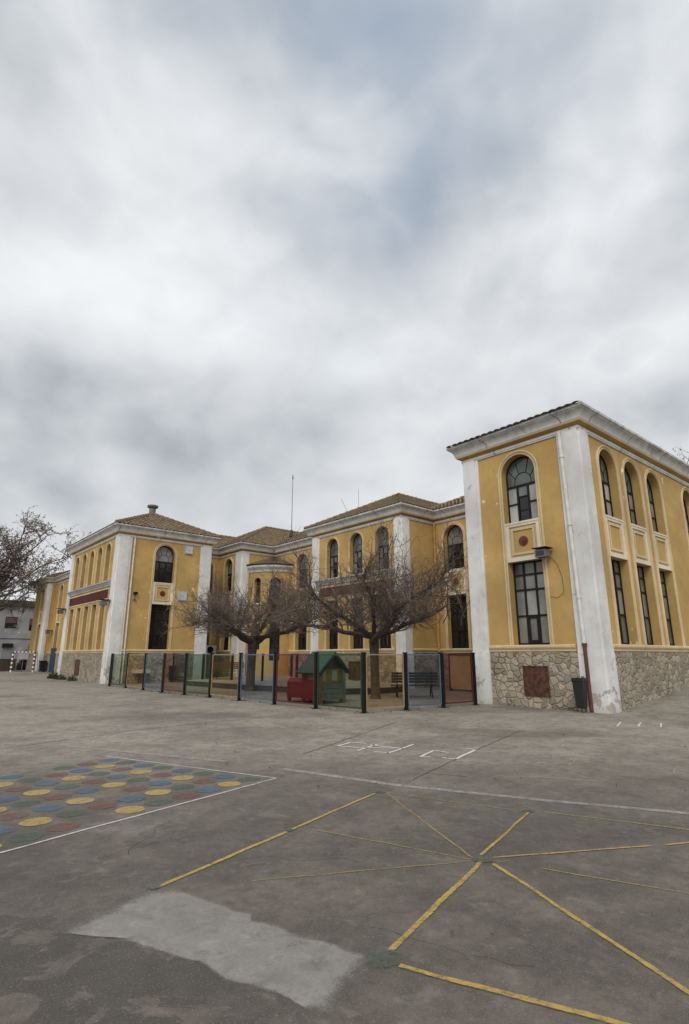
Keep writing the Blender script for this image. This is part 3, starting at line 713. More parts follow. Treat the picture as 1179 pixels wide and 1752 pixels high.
for c,zb,zt,wd in wins:
    w_=PB(); k=6
    for i in range(k):
        a=c-wd/2+wd*i/k; b=c-wd/2+wd*(i+1)/k
        w_.face([TT(RT-.22,a,zb),TT(RT-.22,b,zb),TT(RT-.22,b,zt),TT(RT-.22,a,zt)],0)
    fr=PB()
    for ph in (c-wd/2+1,c,c+wd/2-1): fr.tube([TT(RT-.2,ph,zb),TT(RT-.2,ph,zt)],.03,4)
    for t in (.02,.35,.66): fr.tube([TT(RT-.2,c-wd/2+wd*i/6,zb+(zt-zb)*t) for i in range(7)],.028,4)
    fo=fr.build('window',M['frame'],tw); 
    w_.build('pane',[M['g_dark']],tw)
    if zt>5:
        s_=PB(); s_.tube([TT(RT+.02,c-wd/2-2+(wd+4)*i/6,zb-.05) for i in range(7)],.07,6); s_.build('sill',M['trimw'],tw)
        s_=PB(); rr=RT*R(wd)/2; 
        for off in (.05,.11):
            s_.tube([TT(RT+.015,c-wd/2*(1+off/rr),zb)]+[TT(RT+.015,c+math.degrees((rr+off)*math.cos(math.pi*(1-i/12))/RT),zt-rr+(rr+off)*math.sin(math.pi*(1-i/12))) for i in range(13)]+[TT(RT+.015,c+wd/2*(1+off/rr),zb)],.022,5)
        s_.build('surround',M['cream'],tw)
    else:
        s_=PB(); s_.tube([TT(RT+.02,c-wd/2-3+(wd+6)*i/6,zt+.08) for i in range(7)],.07,6); s_.build('lintel',M['trimw'],tw)
# panel ribs between the two rows
s_=PB()
for c in (196,211,229,249): s_.tube([TT(RT+.012,c,3.85),TT(RT+.012,c,4.75)],.035,5)
s_.build('panel_rib',M['trimw'],tw)
tc=PB(); prof=[(0,7.0),(.05,7.02),(.08,7.1),(.10,7.16),(.22,7.28),(.28,7.34),(.30,7.46),(0,7.5)]
tc.sweep([[TT(RT+o_,178+i*2,z) for i in range(48)] for o_,z in prof]); tc.build('turret_cornice',M['cornice'],tw)
tr=PB()
for i in range(34):
    ph=181.5+i*2.7; n=7; rad=Vector((math.cos(R(ph)),math.sin(R(ph)),0)); tan=Vector((-rad.y,rad.x,0))
    for j in range(n):
        a=j/n; b=min(1,(j+1)/n+.02); ra=(RT+.36)*(1-a)+.05*a; rb=(RT+.36)*(1-b)+.05*b
        za,zb_=7.50+.85*a,7.50+.85*b; wa=ra*R(2.7)*.52; wb=rb*R(2.7)*.47
        A=[Vector((CX,CY,0))+rad*ra+tan*(wa*math.cos(math.pi*q/4))+Vector((0,0,za+.02+.06*math.sin(math.pi*q/4))) for q in range(5)]
        B=[Vector((CX,CY,0))+rad*rb+tan*(wb*math.cos(math.pi*q/4))+Vector((0,0,zb_+.05*math.sin(math.pi*q/4))) for q in range(5)]
        for q in range(4): tr.face([A[q],A[q+1],B[q+1],B[q]],0,[(i+.5,j+.5)]*4)
        if j==0: tr.face(A,1)
    tr.face([TT(RT+.36,ph-1.4,7.50),TT(RT+.36,ph+1.4,7.50),TT(.02,ph,8.36)],1)
tr.build('turret_roof',[M['tile'],M['under']],tw)

# ------------------------------------------------------------------ pipes, hatches
def pipe(pts,r,mat,br=()):
    mb=PB(); mb.tube(pts,r,10)
    for z in br:
        f=(pts[0][2]-z)/(pts[0][2]-pts[-1][2]); y=pts[0][1]+(pts[-1][1]-pts[0][1])*f; mb.tube([(pts[0][0],y,z-.03),(pts[0][0],y,z+.03)],r*1.35,10)
    return mb.build('downpipe',M[mat])
p=pipe([(15.80,8.03,8.44),(15.80,7.92,1.86)],.055,'pipe_w',(3.2,5.4,7.6))
mb=PB(); mb.tube([(15.80,7.92,1.86),(15.78,7.90,-.05)],.055,10); mb.tube([(15.80,7.92,1.80),(15.80,7.92,1.88)],.075,10); mb.build('rusty_lower_length',M['pipe_r'],p)
p=pipe([(22.38,18.86,8.44),(22.38,18.86,1.7)],.06,'pipe_y',(3.2,5.4,7.6)); mb=PB(); mb.tube([(22.38,18.86,1.7),(22.38,18.86,0)],.068,10); mb.build('rusty_lower_length',M['pipe_r'],p)
p=pipe([(11.42,32.74,8.46),(11.42,32.74,0)],.04,'pipe_w',(3.2,5.4,7.6))
def hatch(i,s0,s1,z0,z1):
    T,L=fac(i); mb=PB(); mb.box(T,s0,s1,.02,.045,z0,z1); ringbox(mb,T,s0-.03,s1+.03,z0-.03,z1+.03,.035,.02,.06)
    return mb.build('rusty_hatch',M['rust'])
hatch(1,1.72,2.52,.36,1.2); hatch(5,3.2,4.05,.33,1.2); hatch(13,5.0,5.85,.35,1.25)

# ------------------------------------------------------------------ things fixed to the walls
def face_thing(name,label,cat,x,y,z,rz,group=None): return thing(name,label,cat,(x,y,z),rz,group)
# local frame: +x along wall, -y out of wall
def floodlight(x,y,z,rz,label,s=1.0,hood=True,cable=False):
    t=face_thing('floodlight',label,'floodlight',x,y,z,rz,'floodlights on the school walls')
    mb=MB(); 
    mb.box(W,-.03*s,.03*s,-.22*s,0,.10*s,.15*s); mb.box(W,-.08*s,.08*s,-.02,0,-.02,.22*s); mb.build('bracket',M['grey'],t)
    mb=MB(); mb.box(W,-.24*s,.22*s,-.52*s,-.20*s,-.16*s,.12*s); mb.build('housing',M['grey'],t)
    mb=MB(); mb.box(W,-.18*s,.16*s,-.526*s,-.521*s,-.12*s,.07*s); mb.build('lens',M['g_dark'],t)
    if hood:
        mb=MB(); mb.box(W,-.30*s,.28*s,-.60*s,-.06*s,.17*s,.20*s); mb.box(W,-.02,.02,-.3*s,-.26*s,.12*s,.17*s); mb.build('hood',M['black'],t)
    if cable:
        mb=MB(); mb.tube([(.1,-.03,-.1),(.3,-.02,-.35),(.42,-.02,-.8),(.42,-.02,-1.25),(.2,-.02,-1.38),(-.1,-.02,-1.3)],.006,5); mb.build('cable',M['pipe_r'],t)
    return t
# wall normal -x : rotate local -y to -x => rz=-90deg
floodlight(15.92,8.86,4.62,R(-90),'grey floodlight with dark hood on the ochre end wall of the nearest wing',.82,True,True)
floodlight(10.50,33.25,4.45,R(-90),'grey floodlight on the white corner pilaster of the left wing, above the green panel',.95)
floodlight(10.50,42.5,4.50,R(-90),'grey floodlight at the far white pilaster of the left wing, beyond five narrow windows',.95)
floodlight(13.85,60.2,3.7,R(-90),'small grey floodlight above the blue door',1.0)
def wall_box(x,y,z,label,s=.5):
    t=face_thing('electrical_box',label,'electrical box',x,y,z,0,'pale boxes on the left wing')
    mb=MB(); mb.box(W,-s/2,s/2,-.12,0,-s/2,s/2); mb.build('cover',M['lgrey'],t)
    mb=MB(); ringbox(mb,W_xz,-s/2-.07,s/2+.07,-s/2-.07,s/2+.07,.07,0,.03); mb.build('back_frame',M['greyledge'],t)
    mb=MB(); mb.box(W,-.02,.02,-.135,-.12,-.03,.03); mb.build('latch',M['grey'],t)
    return t
def W_xz(s,n,z): return (s,-n,z)
wall_box(14.90,32.85,8.02,'pale square box high under the cornice, right of the arched window',.44)
wall_box(14.68,32.85,5.08,'pale square box level with the round medallion panel of the left wing',.50)
t=face_thing('wall_lamp','small dark lamp on the ochre side wall of the left wing','lamp',11.75,32.85,5.0,0)
mb=MB(); mb.box(W,-.1,.1,-.22,0,.02,.14); mb.build('housing',M['black'],t); mb=MB(); mb.box(W,-.05,.05,-.12,0,-.36,-.24); mb.build('junction_box',M['grey'],t); mb=MB(); mb.tube([(0,-.02,.02),(0,-.02,-.24)],.014,5); mb.build('cable',M['black'],t)
t=face_thing('air_conditioner','white air conditioner with round fan low on the recessed ochre wall','air conditioner',18.42,36.2,1.9,0)
mb=MB(); mb.box(W,-.4,.4,-.34,-.04,-.3,.3); mb.build('casing',M['lgrey'],t)
mb=MB(); 
disc(mb,W_xz,-.06,0,.23,.34,.352); mb.build('fan_grille',M['black'],t)
mb=MB(); mb.box(W,-.3,-.26,-.3,0,-.36,-.30); mb.box(W,.26,.3,-.3,0,-.36,-.30); mb.build('bracket',M['grey'],t)
# masts
t=thing('antenna_mast','tall thin antenna mast standing on the tiled roof','antenna',(24.2,34.83,10.95))
mb=MB(); mb.tube([(0,0,-.4),(0,0,4.3)],[.030,.02],6); mb.build('pole',M['grey'],t); mb=MB(); mb.tube([(0,0,-.45),(0,0,.1)],[.2,.08],8); mb.build('base',M['under'],t); mb=MB(); mb.tube([(0,0,4.3),(0,0,4.7)],[.05,.02],6); mb.build('tip',M['rust'],t)
def small_mast(x,y,z,tilt,label,h):
    t=thing('antenna',label,'antenna',(x,y,z),0,'small aerials on the middle roof'); t.rotation_euler=(0,tilt,R(-40))
    mb=MB(); mb.tube([(0,0,-.3),(0,0,h)],.010,5); mb.build('pole',M['grey'],t); mb=MB(); mb.tube([(0,0,-.35),(0,0,-.1)],.05,6); mb.build('mount',M['grey'],t)
small_mast(21.2,23.6,10.0,0,'upright thin aerial above the eaves of the middle pavilion',1.2)
small_mast(21.2,24.6,9.95,R(-24),'leaning thin aerial above the eaves of the middle pavilion',1.0)

# ------------------------------------------------------------------ yard furniture by the near corner
M['binm']=simple('dark_green_black_plastic',(.010,.012,.011),.5,0,.25,6)
def bin_thing(x,y,z,rz,label):
    t=thing('litter_bin',label,'litter bin',(x,y,z),rz,'litter bins')
    mb=MB(); rows=[]
    for zz,w,d in ((.0,.10,.09),(.05,.115,.10),(.70,.15,.13),(.72,.165,.145),(.80,.165,.145)):
        rows.append([(-w,-d,zz),(w,-d,zz),(w,d,zz),(-w,d,zz),(-w,-d,zz)])
    mb.sweep(rows); mb.face(rows[0][:4]); mb.build('bin_body',M['binm'],t)
    mb=MB(); mb.box(W,-.14,.14,-.12,.12,.80,.806); mb.build('opening',M['black'],t)
    mb=MB(); mb.box(W,-.03,.03,.18,.24,-.12,.85); mb.build('bracket',M['grey'],t)
    return t
bin_thing(15.50,8.03,.12,R(-90),'dark litter bin hanging beside the rusty downpipe of the nearest wing')
bin_thing(14.25,32.55,.12,0,'black litter bin against the left wing seen through the red panel')
t=thing('notice','white upright notice on the stone wall above the black litter bin','notice',(14.41,32.8,1.05)); mb=MB(); mb.box(W,-.13,.13,-.03,-.01,-.24,.24); mb.build('sheet',M['lgrey'],t)
mb=MB(); mb.box(W,-.07,.07,-.034,-.0305,-.2,.2); mb.build('printed_area',M['greyledge'],t)
t=thing('utility_box','small white box low on the stone wall right of the black bin','box',(14.93,32.8,.40)); mb=MB(); mb.box(W,-.14,.14,-.14,-.01,-.1,.12); mb.build('casing',M['lgrey'],t); mb=MB(); mb.box(W,-.2,.2,-.18,-.0,-.26,-.18); mb.build('shelf',M['lgrey'],t)
M['slab']=simple('pale_stone_slab',(.42,.38,.33),.8,0,.15,5)
t=thing('stone_table','pale stone slab table on one leg seen through the orange panel','table',(12.35,32.4,0)); mb=MB(); mb.box(W,-.45,.45,-.28,.28,.56,.74); mb.build('tabletop',M['slab'],t); mb=MB(); mb.box(W,-.1,.16,-.12,.12,0,.56); mb.build('leg',M['rust'],t)

# ------------------------------------------------------------------ coloured panel fence
tint={'red':((.80,.69,.67),(.085,.014,.014)),'blue':((.79,.83,.87),(.075,.12,.17)),'yellow':((.93,.84,.70),(.27,.19,.115)),'green':((.80,.84,.76),(.022,.045,.024)),'teal':((.72,.80,.80),(.03,.065,.065))}
TM={k:(tinted(k+'_tinted_sheet',v[0]),simple(k+'_frame_paint',v[1],.45,0,.15,4)) for k,v in tint.items()}
FH=1.60
def fence_panel(a,b,col,parent,top=FH-.02,bot=.10,gap=.07):
    a=Vector((a[0],a[1],0)); b=Vector((b[0],b[1],0)); d=b-a; L=d.length; d/=L; n=Vector((-d.y,d.x,0))
    def T(s,nn,z): return a+d*s+n*nn+Vector((0,0,z))
    s0,s1=gap,L-gap; w=.028
    mb=MB(); mb.box(T,s0,s1,-.004,.004,bot+.01,top-.01); o=mb.build('tinted_panel',TM[col][0],parent); o['label']=col+' tinted see-through panel'
    mb=MB(); ringbox(mb,T,s0,s1,bot,top,.036,-.018,.018); mb.build('frame',TM[col][1],o)
def post(p,parent,h=FH,w=.045):
    mb=MB(); x,y=p; mb.box(W,x-w,x+w,y-w,y+w,-.02,h); mb.box(W,x-w-.012,x+w+.012,y-w-.012,y+w+.012,h,h+.03); mb.box(W,x-.1,x+.1,y-.1,y+.1,-.01,.012); mb.build('post',M['black'],parent)
fence=thing('playground_fence','low fence of black posts and red, blue, yellow and green see-through panels around the playground','fence')
fp=[(10.78,32.62),(10.02,30.44),(10.08,28.25),(10.08,26.0),(10.10,23.9),(10.18,21.9),(10.30,19.95),(10.38,17.9),(10.50,15.85),(10.62,13.8),(10.84,11.9),(12.32,11.70),(13.76,11.52),(15.25,11.44)]
cols=['green','green','yellow','blue','red','green','yellow','blue','red','green','yellow','blue','red']
for p_ in fp: post(p_,fence)
for i in range(len(fp)-1): fence_panel(fp[i],fp[i+1],cols[i],fence)
inner=thing('inner_fence','second run of panel fence inside the playground beside the raised pavement','fence')
ip=[(14.2,32.3),(14.77,29.58),(15.5,27.6),(16.16,25.6)]
for p_ in ip: post(p_,inner)
fence_panel(ip[0],ip[1],'teal',inner); fence_panel(ip[1],ip[2],'green',inner)
gate=thing('playground_gate','red framed gate with a yellow board standing by the recessed wall','gate')
M['yboard']=simple('yellow_board',(.42,.30,.14),.6,0,.15,3)
for p_ in ((20.6,16.75),(20.5,15.45)):
    mb=MB(); x,y=p_; mb.box(W,x-.05,x+.05,y-.05,y+.05,0,1.62); mb.build('post',TM['red'][1],gate)
mb=MB(); mb.box(W,20.5,20.6,15.5,16.7,1.54,1.62); mb.build('top_rail',TM['red'][1],gate)
mb=MB(); mb.box(W,20.53,20.57,15.5,16.7,.08,1.54); mb.build('board',M['yboard'],gate)
gate2=thing('red_frame','red tube frame standing by the rounded turret','frame')
for p_ in ((20.6,29.3),(20.3,28.3)):
    mb=MB(); x,y=p_; mb.box(W,x-.06,x+.06,y-.06,y+.06,0,1.62); mb.build('post',TM['red'][1],gate2)
mb=MB(); mb.tube([(20.6,29.3,1.6),(20.3,28.3,1.6)],.05,6); mb.build('rail',TM['red'][1],gate2)

# raised pavement along the court walls
M['pave']=simple('pavement_concrete',(.27,.25,.215),.85,0,.2,2,.3); M['kerb']=simple('dark_kerb',(.05,.046,.042),.9,0,.3,3,.3)
rp=[(13.3,28.8),(13.45,25.8),(13.62,23.1),(14.2,20.7),(15.25,17.75),(16.0,17.4),(17.0,17.2),(18.6,17.6),(19.97,19.0),(19.97,26.4),(21.5,26.5),(21.5,31.2),(19.0,32.9),(16.0,31.0)]
mb=MB(); zt=.24
mb.face([(x,y,zt) for x,y in rp],0)
for i in range(9): (x,y),(x2,y2)=rp[i],rp[i+1]; mb.face([(x,y,-.02),(x2,y2,-.02),(x2,y2,zt),(x,y,zt)],1)
o=mb.build('raised_pavement',[M['pave'],M['kerb']]); tag(o,'pale raised pavement with a dark kerb along the court walls',kind='structure')

# ------------------------------------------------------------------ play house shaped like an engine
M['ph_red']=simple('red_play_panel',(.15,.011,.009),.5,0,.15,4); M['ph_grn']=simple('green_play_roof',(.02,.068,.05),.55,0,.15,3)
M['ph_yel']=simple('ochre_play_panel',(.15,.105,.018),.55,0,.2,4); M['ph_blu']=simple('grey_green_planks',(.075,.092,.09),.6,0,.2,4); M['ph_wood']=simple('brown_wood',(.12,.06,.025),.7,0,.2,6)
M['ph_open']=simple('pale_opening',(.21,.21,.20),.6)
t=thing('playhouse','wooden playhouse shaped like a red engine with a green gable roof','playhouse',(11.55,14.78,0),R(4)); t.scale=(.95,.95,1.06)
# local: x 0..1.2 across the gable, y 0..1.0 cab depth, hood y 1.0..2.05
mb=MB(); 
for a,b in ((.12,.28),(.29,.44),(.45,.60)): mb.box(W,.05,1.15,0,.05,a,b)
mb.build('front_planks',M['ph_blu'],t)
mb=MB(); mb.box(W,.06,1.14,.14,.17,.6,1.04); mb.build('front_panel',M['ph_yel'],t)
mb=MB(); mb.face([(.05,.16,1.04),(1.15,.16,1.04),(.6,.16,1.50)]); mb.face([(.05,.20,1.04),(1.15,.20,1.04),(.6,.20,1.50)]); mb.build('gable_shade',M['under'],t)  # dark triangles stand in for the shade inside the open gable
mb=MB(); mb.box(W,.12,.36,.12,.139,.68,1.08); mb.build('window_sheet',M['ph_open'],t)
mb=MB(); mb.box(W,.68,.88,.12,.139,.70,.96); ringbox(mb,W_xz,.65,.91,.67,.99,.03,-.12,-.11); mb.build('window_sheet',M['ph_open'],t)
for s in (-1,1):
    mb=MB(); P=[(.6+s*.72,-.13,.93),(.6,-.13,1.53),(.6,-.13,1.43),(.6+s*.66,-.13,.87)]; Q=[(x,-.10,z) for x,_,z in P]; mb.face(P); mb.face(Q)
    for i in range(4): mb.face([P[i],P[(i+1)%4],Q[(i+1)%4],Q[i]])
    mb.build('barge_board',M['binm'],t)
mb=MB(); mb.box(W,1.08,1.16,-.06,.04,.0,1.0); mb.build('corner_post',M['ph_blu'],t)
mb=MB()
mb.box(W,.02,.06,.0,1.0,.12,.72); mb.box(W,.02,.06,.0,.30,.72,1.04); mb.box(W,.02,.06,.72,1.0,.72,1.04); mb.box(W,.02,.06,.3,.72,.98,1.04)
mb.box(W,.06,1.14,.95,1.0,.12,1.04)
mb.build('side_panel',M['ph_red'],t)
mb=MB(); mb.box(W,1.14,1.18,.05,1.0,.12,1.04); mb.build('far_side_panel',M['ph_blu'],t)
mb=MB(); mb.box(W,.035,.045,.3,.72,.72,.98); mb.build('window_sheet',M['ph_open'],t)
mb=MB()
for s in (-1,1):
    P=[(.6,1.58),(.6+s*.78,.93),(.6+s*.75,.89),(.6,1.53)]
    f=[(x,-.12,z) for x,z in P]; bk=[(x,1.12,z) for x,z in P]
    mb.face(f); mb.face(bk)
    for i in range(4): mb.face([f[i],f[(i+1)%4],bk[(i+1)%4],bk[i]])
mb.build('roof',M['ph_grn'],t)
mb=MB(); 
hood=[(.04,.14),(1.10,.14),(1.10,.62),(.98,.74),(.16,.74),(.04,.62)]
f=[(x,1.0,z) for x,z in hood]; bk=[(x,1.85,z) for x,z in hood]; mb.face(f); mb.face(bk)
for i in range(6): mb.face([f[i],f[(i+1)%6],bk[(i+1)%6],bk[i]])
mb.build('engine_hood',M['ph_red'],t)
for (x,y) in ((.10,.06),(1.08,.06),(.10,1.78),(1.08,1.78),(.10,1.0),(1.08,1.0)):
    mb=MB(); mb.box(W,x-.05,x+.05,y-.05,y+.05,0,.14); mb.build('foot',M['ph_wood'],t)
mb=MB(); mb.box(W,-.03,.05,-.05,.03,.0,1.04); mb.build('corner_post',M['ph_wood'],t)

# ------------------------------------------------------------------ benches
M['bwood']=simple('brown_bench_wood',(.11,.055,.03),.6,0,.25,6); M['bdark']=simple('dark_bench_wood',(.016,.015,.016),.6,0,.25,6); M['borange']=simple('reddish_bench_wood',(.16,.06,.03),.6,0,.25,6)
def bench(x,y,z,rz,mat,label,Lb=1.7):
    t=thing('bench',label,'bench',(x,y,z),rz,'benches in the playground')
    mb=MB()
    for i in range(4): mb.box(W,-Lb/2,Lb/2,-.24+i*.115,-.24+i*.115+.09,.41,.445)
    mb.build('seat',M[mat],t)
    mb=MB()
    for i in range(4):
        z0=.53+i*.10; yy=.23+i*.022; mb.box(W,-Lb/2,Lb/2,yy,yy+.03,z0,z0+.085)
    mb.build('backrest',M[mat],t)
    for s in (-1,1):
        mb=MB(); xx=s*(Lb/2-.22)
        mb.tube([(xx,-.30,.0),(xx,-.22,.12),(xx,-.18,.28),(xx,-.24,.40)],.022,6); mb.tube([(xx,.36,.0),(xx,.26,.12),(xx,.18,.28),(xx,.2,.41)],.022,6)
        mb.tube([(xx,-.24,.40),(xx,.2,.40)],.022,6); mb.tube([(xx,.2,.40),(xx,.25,.6),(xx,.33,.94)],.02,6); mb.tube([(xx,-.18,.26),(xx,.02,.18),(xx,.18,.26)],.016,6)
        mb.build('leg',M['black'],t)
    return t
bench(16.35,15.1,0,R(139),'bdark','dark slatted bench seen from behind through the blue panel',1.75)
bench(16.2,29.25,.24,R(-30),'bwood','brown slatted bench on the raised pavement under the farther tree')

# ------------------------------------------------------------------ trees
def bend(p,d,L,n,r0,r1,wob,upb,rg):
    pts=[p.copy()]; rs=[r0]; d=d.normalized(); q=p.copy()
    for i in range(n):
        d=(d+Vector((rg.gauss(0,wob),rg.gauss(0,wob),rg.gauss(0,wob)+upb))).normalized(); q=q+d*(L/n); pts.append(q.copy()); rs.append(r0+(r1-r0)*(i+1)/n)
    return pts,rs
def rdir(rg): 
    a=rg.uniform(0,2*math.pi); z=rg.uniform(-1,1); s=math.sqrt(1-z*z); return Vector((s*math.cos(a),s*math.sin(a),z))
def mulberry(x,y,seed,rad,label,lean=(0,0),shoots=14,flat=1.0,shoot_dir=None,trunk=.16,lowz=2.35):
    rg=random.Random(seed); t=thing('mulberry_tree',label,'tree',(x,y,0),0,'bare pollarded trees in the playground')
    mb=MB(); top=Vector((lean[0],lean[1],2.05))
    tp=[Vector((0,0,-.05)),Vector((.01,.0,.12)),Vector((lean[0]*.3,lean[1]*.3,.7)),Vector((lean[0]*.7,lean[1]*.7,1.4)),top,top+Vector((0,0,.35))]
    mb.tube(tp,[trunk*1.45,trunk*1.1,trunk,trunk*.98,trunk*1.18,trunk*1.0],12); tk=mb.build('trunk',M['bark'],t,True)
    L1=MB(); tw=MB(); n=8
    for i in range(n):
        a=2*math.pi*i/n+rg.uniform(-.25,.25); el=rg.uniform(.03,.42); d=Vector((math.cos(a)*math.cos(el),math.sin(a)*math.cos(el),math.sin(el)))
        lim=rad*rg.uniform(.64,.92)
        for _ in range(12):
            pts,rs=bend(top+Vector((0,0,rg.uniform(-.1,.25))),d,lim,9,trunk*.62,.034,.16,.035*flat,rg)
            if min(v.z for v in pts[4:])>2.5: break
            d=(d+Vector((0,0,.06))).normalized()
        L1.tube(pts,rs,7)
        for k in range(23):
            f=rg.uniform(.18,1.0); j=min(len(pts)-1,int(f*(len(pts)-1))); q=pts[j]
            dd=(rdir(rg)+Vector((d.x,d.y,0))*.8+Vector((0,0,.28))).normalized()
            p2,r2=bend(q,dd,rg.uniform(.7,1.75)*rad/3.75,6,min(.032,rs[j]*.6),.011,.24,.035,rg)
            if min(v.z for v in p2)<lowz: continue
            tw.tube(p2,r2,4,cap=False)
            for m in range(10):
                q2=p2[rg.randrange(1,len(p2))]; d3=(rdir(rg)+Vector((0,0,.35))+dd*.5).normalized()
                p3,r3=bend(q2,d3,rg.uniform(.3,.8)*rad/3.5,4,.0095,.0055,.26,.05,rg)
                if min(v.z for v in p3)<lowz-.1: continue
                tw.tube(p3,r3,3,cap=False)
                for w in range(4):
                    q3=p3[rg.randrange(1,len(p3))]; d4=(rdir(rg)+Vector((0,0,.25))+d3*.4).normalized()
                    p4,r4=bend(q3,d4,rg.uniform(.15,.42),2,.006,.004,.2,.03,rg); tw.tube(p4,r4,3,cap=False)
    for s in range(shoots):
        a=rg.uniform(0,2*math.pi); rr=rg.uniform(.3,rad*.6)
        q=top+Vector((math.cos(a)*rr,math.sin(a)*rr,rg.uniform(.5,1.1)))
        if shoot_dir is not None: q=q+Vector((shoot_dir[0],shoot_dir[1],0))*rg.uniform(.2,1)
        p2,r2=bend(q,Vector((rg.gauss(0,.4),rg.gauss(0,.4),1)),rg.uniform(1.4,2.9),7,.028,.008,.15,.05,rg); tw.tube(p2,r2,4,cap=False)
        for m in range(9):
            q2=p2[rg.randrange(2,len(p2))]; d3=(rdir(rg)+Vector((0,0,.7))).normalized(); p3,r3=bend(q2,d3,rg.uniform(.25,.7),4,.008,.005,.2,.06,rg); tw.tube(p3,r3,3,cap=False)
    L1.build('limb',M['bark'],t,True); tw.build('crown',M['twig'],t)
    return t
mulberry(14.65,15.45,11,4.9,'nearer bare spreading tree with dense tangled twigs, right of the playhouse',(-.02,.02),26,1.0,(.9,-.9),.165)
mulberry(13.45,22.3,23,4.3,'farther bare spreading tree with dense tangled twigs behind the blue panel',(.05,0),12,1.0,None,.19)
def plane_tree(x,y,h,seed,label,lean=(0,0),nl=9000,rz=0):
    rg=random.Random(seed); t=thing('plane_tree',label,'tree',(x,y,0),rz,'tall plane trees beyond the school')
    mb=MB(); lf=MB()
    trunk=[Vector((lean[0]*f*f,lean[1]*f*f,h*.45*f)) for f in (0,.1,.25,.5,.75,1)]
    mb.tube(trunk,[.42,.34,.3,.27,.23,.2],10); mb.build('trunk',M['bark'],t,True)
    br=MB()
    def leaf(c):
        for _ in range(2 if rg.random()<.5 else 1):
            s=rg.uniform(.05,.115); a=rdir(rg); b=a.cross(rdir(rg)); b=b.normalized() if b.length>.01 else Vector((1,0,0)); cc=c+rdir(rg)*rg.uniform(.0,.25)
            lf.face([cc-a*s,cc+b*s*.7,cc+a*s,cc-b*s*.7])
    tips=[]
    for i in range(22):
        f=rg.uniform(.5,1.0); q=trunk[-1]*f if f<1 else trunk[-1]; q=Vector((lean[0]*f*f,lean[1]*f*f,h*.45*f))
        a=2*math.pi*i*.382+rg.uniform(-.3,.3); el=rg.uniform(.25,1.4); d=Vector((math.cos(a)*math.cos(el),math.sin(a)*math.cos(el),math.sin(el)))
        pts,rs=bend(q,d,h*rg.uniform(.28,.43),9,.15,.03,.10,.03,rg); br.tube(pts,rs,6)
        for k in range(13):
            j=rg.randrange(3,len(pts)); d2=(d*.5+rdir(rg)+Vector((0,0,.15))).normalized(); p2,r2=bend(pts[j],d2,rg.uniform(1.2,3.0)*h/17,6,.045,.014,.16,.03,rg); br.tube(p2,r2,4,cap=False)
            for m in range(9):
                q2=p2[rg.randrange(2,len(p2))]; p3,r3=bend(q2,(rdir(rg)+d2*.6),rg.uniform(.4,1.1)*h/17,4,.016,.008,.2,.02,rg); br.tube(p3,r3,3,cap=False); tips+=p3[1:]
    br.build('branches',M['twig'],t)
    rg.shuffle(tips)
    for c in tips[:nl]: leaf(c)
    lf.build('crown',M['leafdry'],t)
    return t
plane_tree(8.3,64.0,18.8,5,'tall plane tree with dry brown leaves rising left of the school',(.9,-1.2),11000)
plane_tree(58.3,13.6,24.5,9,'tall tree top with dry leaves showing over the right wing roof',(0,0),3800)

# ------------------------------------------------------------------ the far left corner of the yard
M['fwall']=plaster('far_white_wall',(.26,.255,.25),dirt=(.22,.2,.18)); M['shut']=simple('brown_shutter',(.085,.055,.048),.7); M['gdoor']=simple('grey_garage_door',(.17,.18,.18),.6)
fb=thing('apartment_building','low pale two-storey building with a dark roof edge behind the goal','building',(12,84,0))
def FT(s,n,z): return (s,n-84,z) 
# local coordinates: x offset from 12
mb=MB(); mb.box(W,-22,14,0,9,-.1,7.75); mb.build('wall',M['fwall'],fb)
mb=MB(); mb.box(W,-22.4,14.4,-.5,9.4,7.75,8.05); mb.box(W,-22.2,14.2,-.25,9.2,8.05,8.55); mb.build('roof_edge',M['under'],fb)
mb=MB(); mb.tube([(-22,-.06,3.75),(14,-.06,3.55)],.03,5); mb.build('wall_cable',M['black'],fb)
def fwin(x0,x1,z0,z1):
    mb=MB(); mb.box(W,x0,x1,-.03,.0,z0,z0+(z1-z0)*.45); ringbox(mb,W_xz,x0-.08,x1+.08,z0-.08,z1+.08,.08,.0,.06); o=mb.build('window',M['g_dark'],fb)
    mb=MB(); mb.box(W,x0,x1,-.05,.0,z0+(z1-z0)*.45,z1); mb.build('shutter',M['shut'],o)
fwin(1.74,2.92,5.05,6.3); fwin(4.55,5.35,4.8,6.15); fwin(-2.6,-1.4,5.05,6.3); fwin(-6.9,-5.7,5.05,6.3)
mb=MB(); mb.box(W,1.75,2.85,-.04,0,.0,2.5); mb.box(W,1.70,2.90,-.30,0,2.5,3.0,1); mb.build('garage_door',[M['gdoor'],M['black']],fb)
mb=MB(); mb.box(W,4.75,5.6,-.04,0,0,2.95); mb.build('door',M['black'],fb)
M['lowwall']=plaster('brown_painted_low_wall',(.085,.066,.045),dirt=(.04,.035,.03),peel=(.11,.10,.07))
t=thing('low_wall','low dark brown wall behind the striped goal','wall',(10,66.3,0)); mb=MB(); mb.box(W,-22,2.3,0,.3,-.1,1.10); mb.build('wall_body',M['lowwall'],t); mb=MB(); mb.box(W,-22.03,2.33,-.03,.33,1.10,1.16); mb.build('coping',M['under'],t)
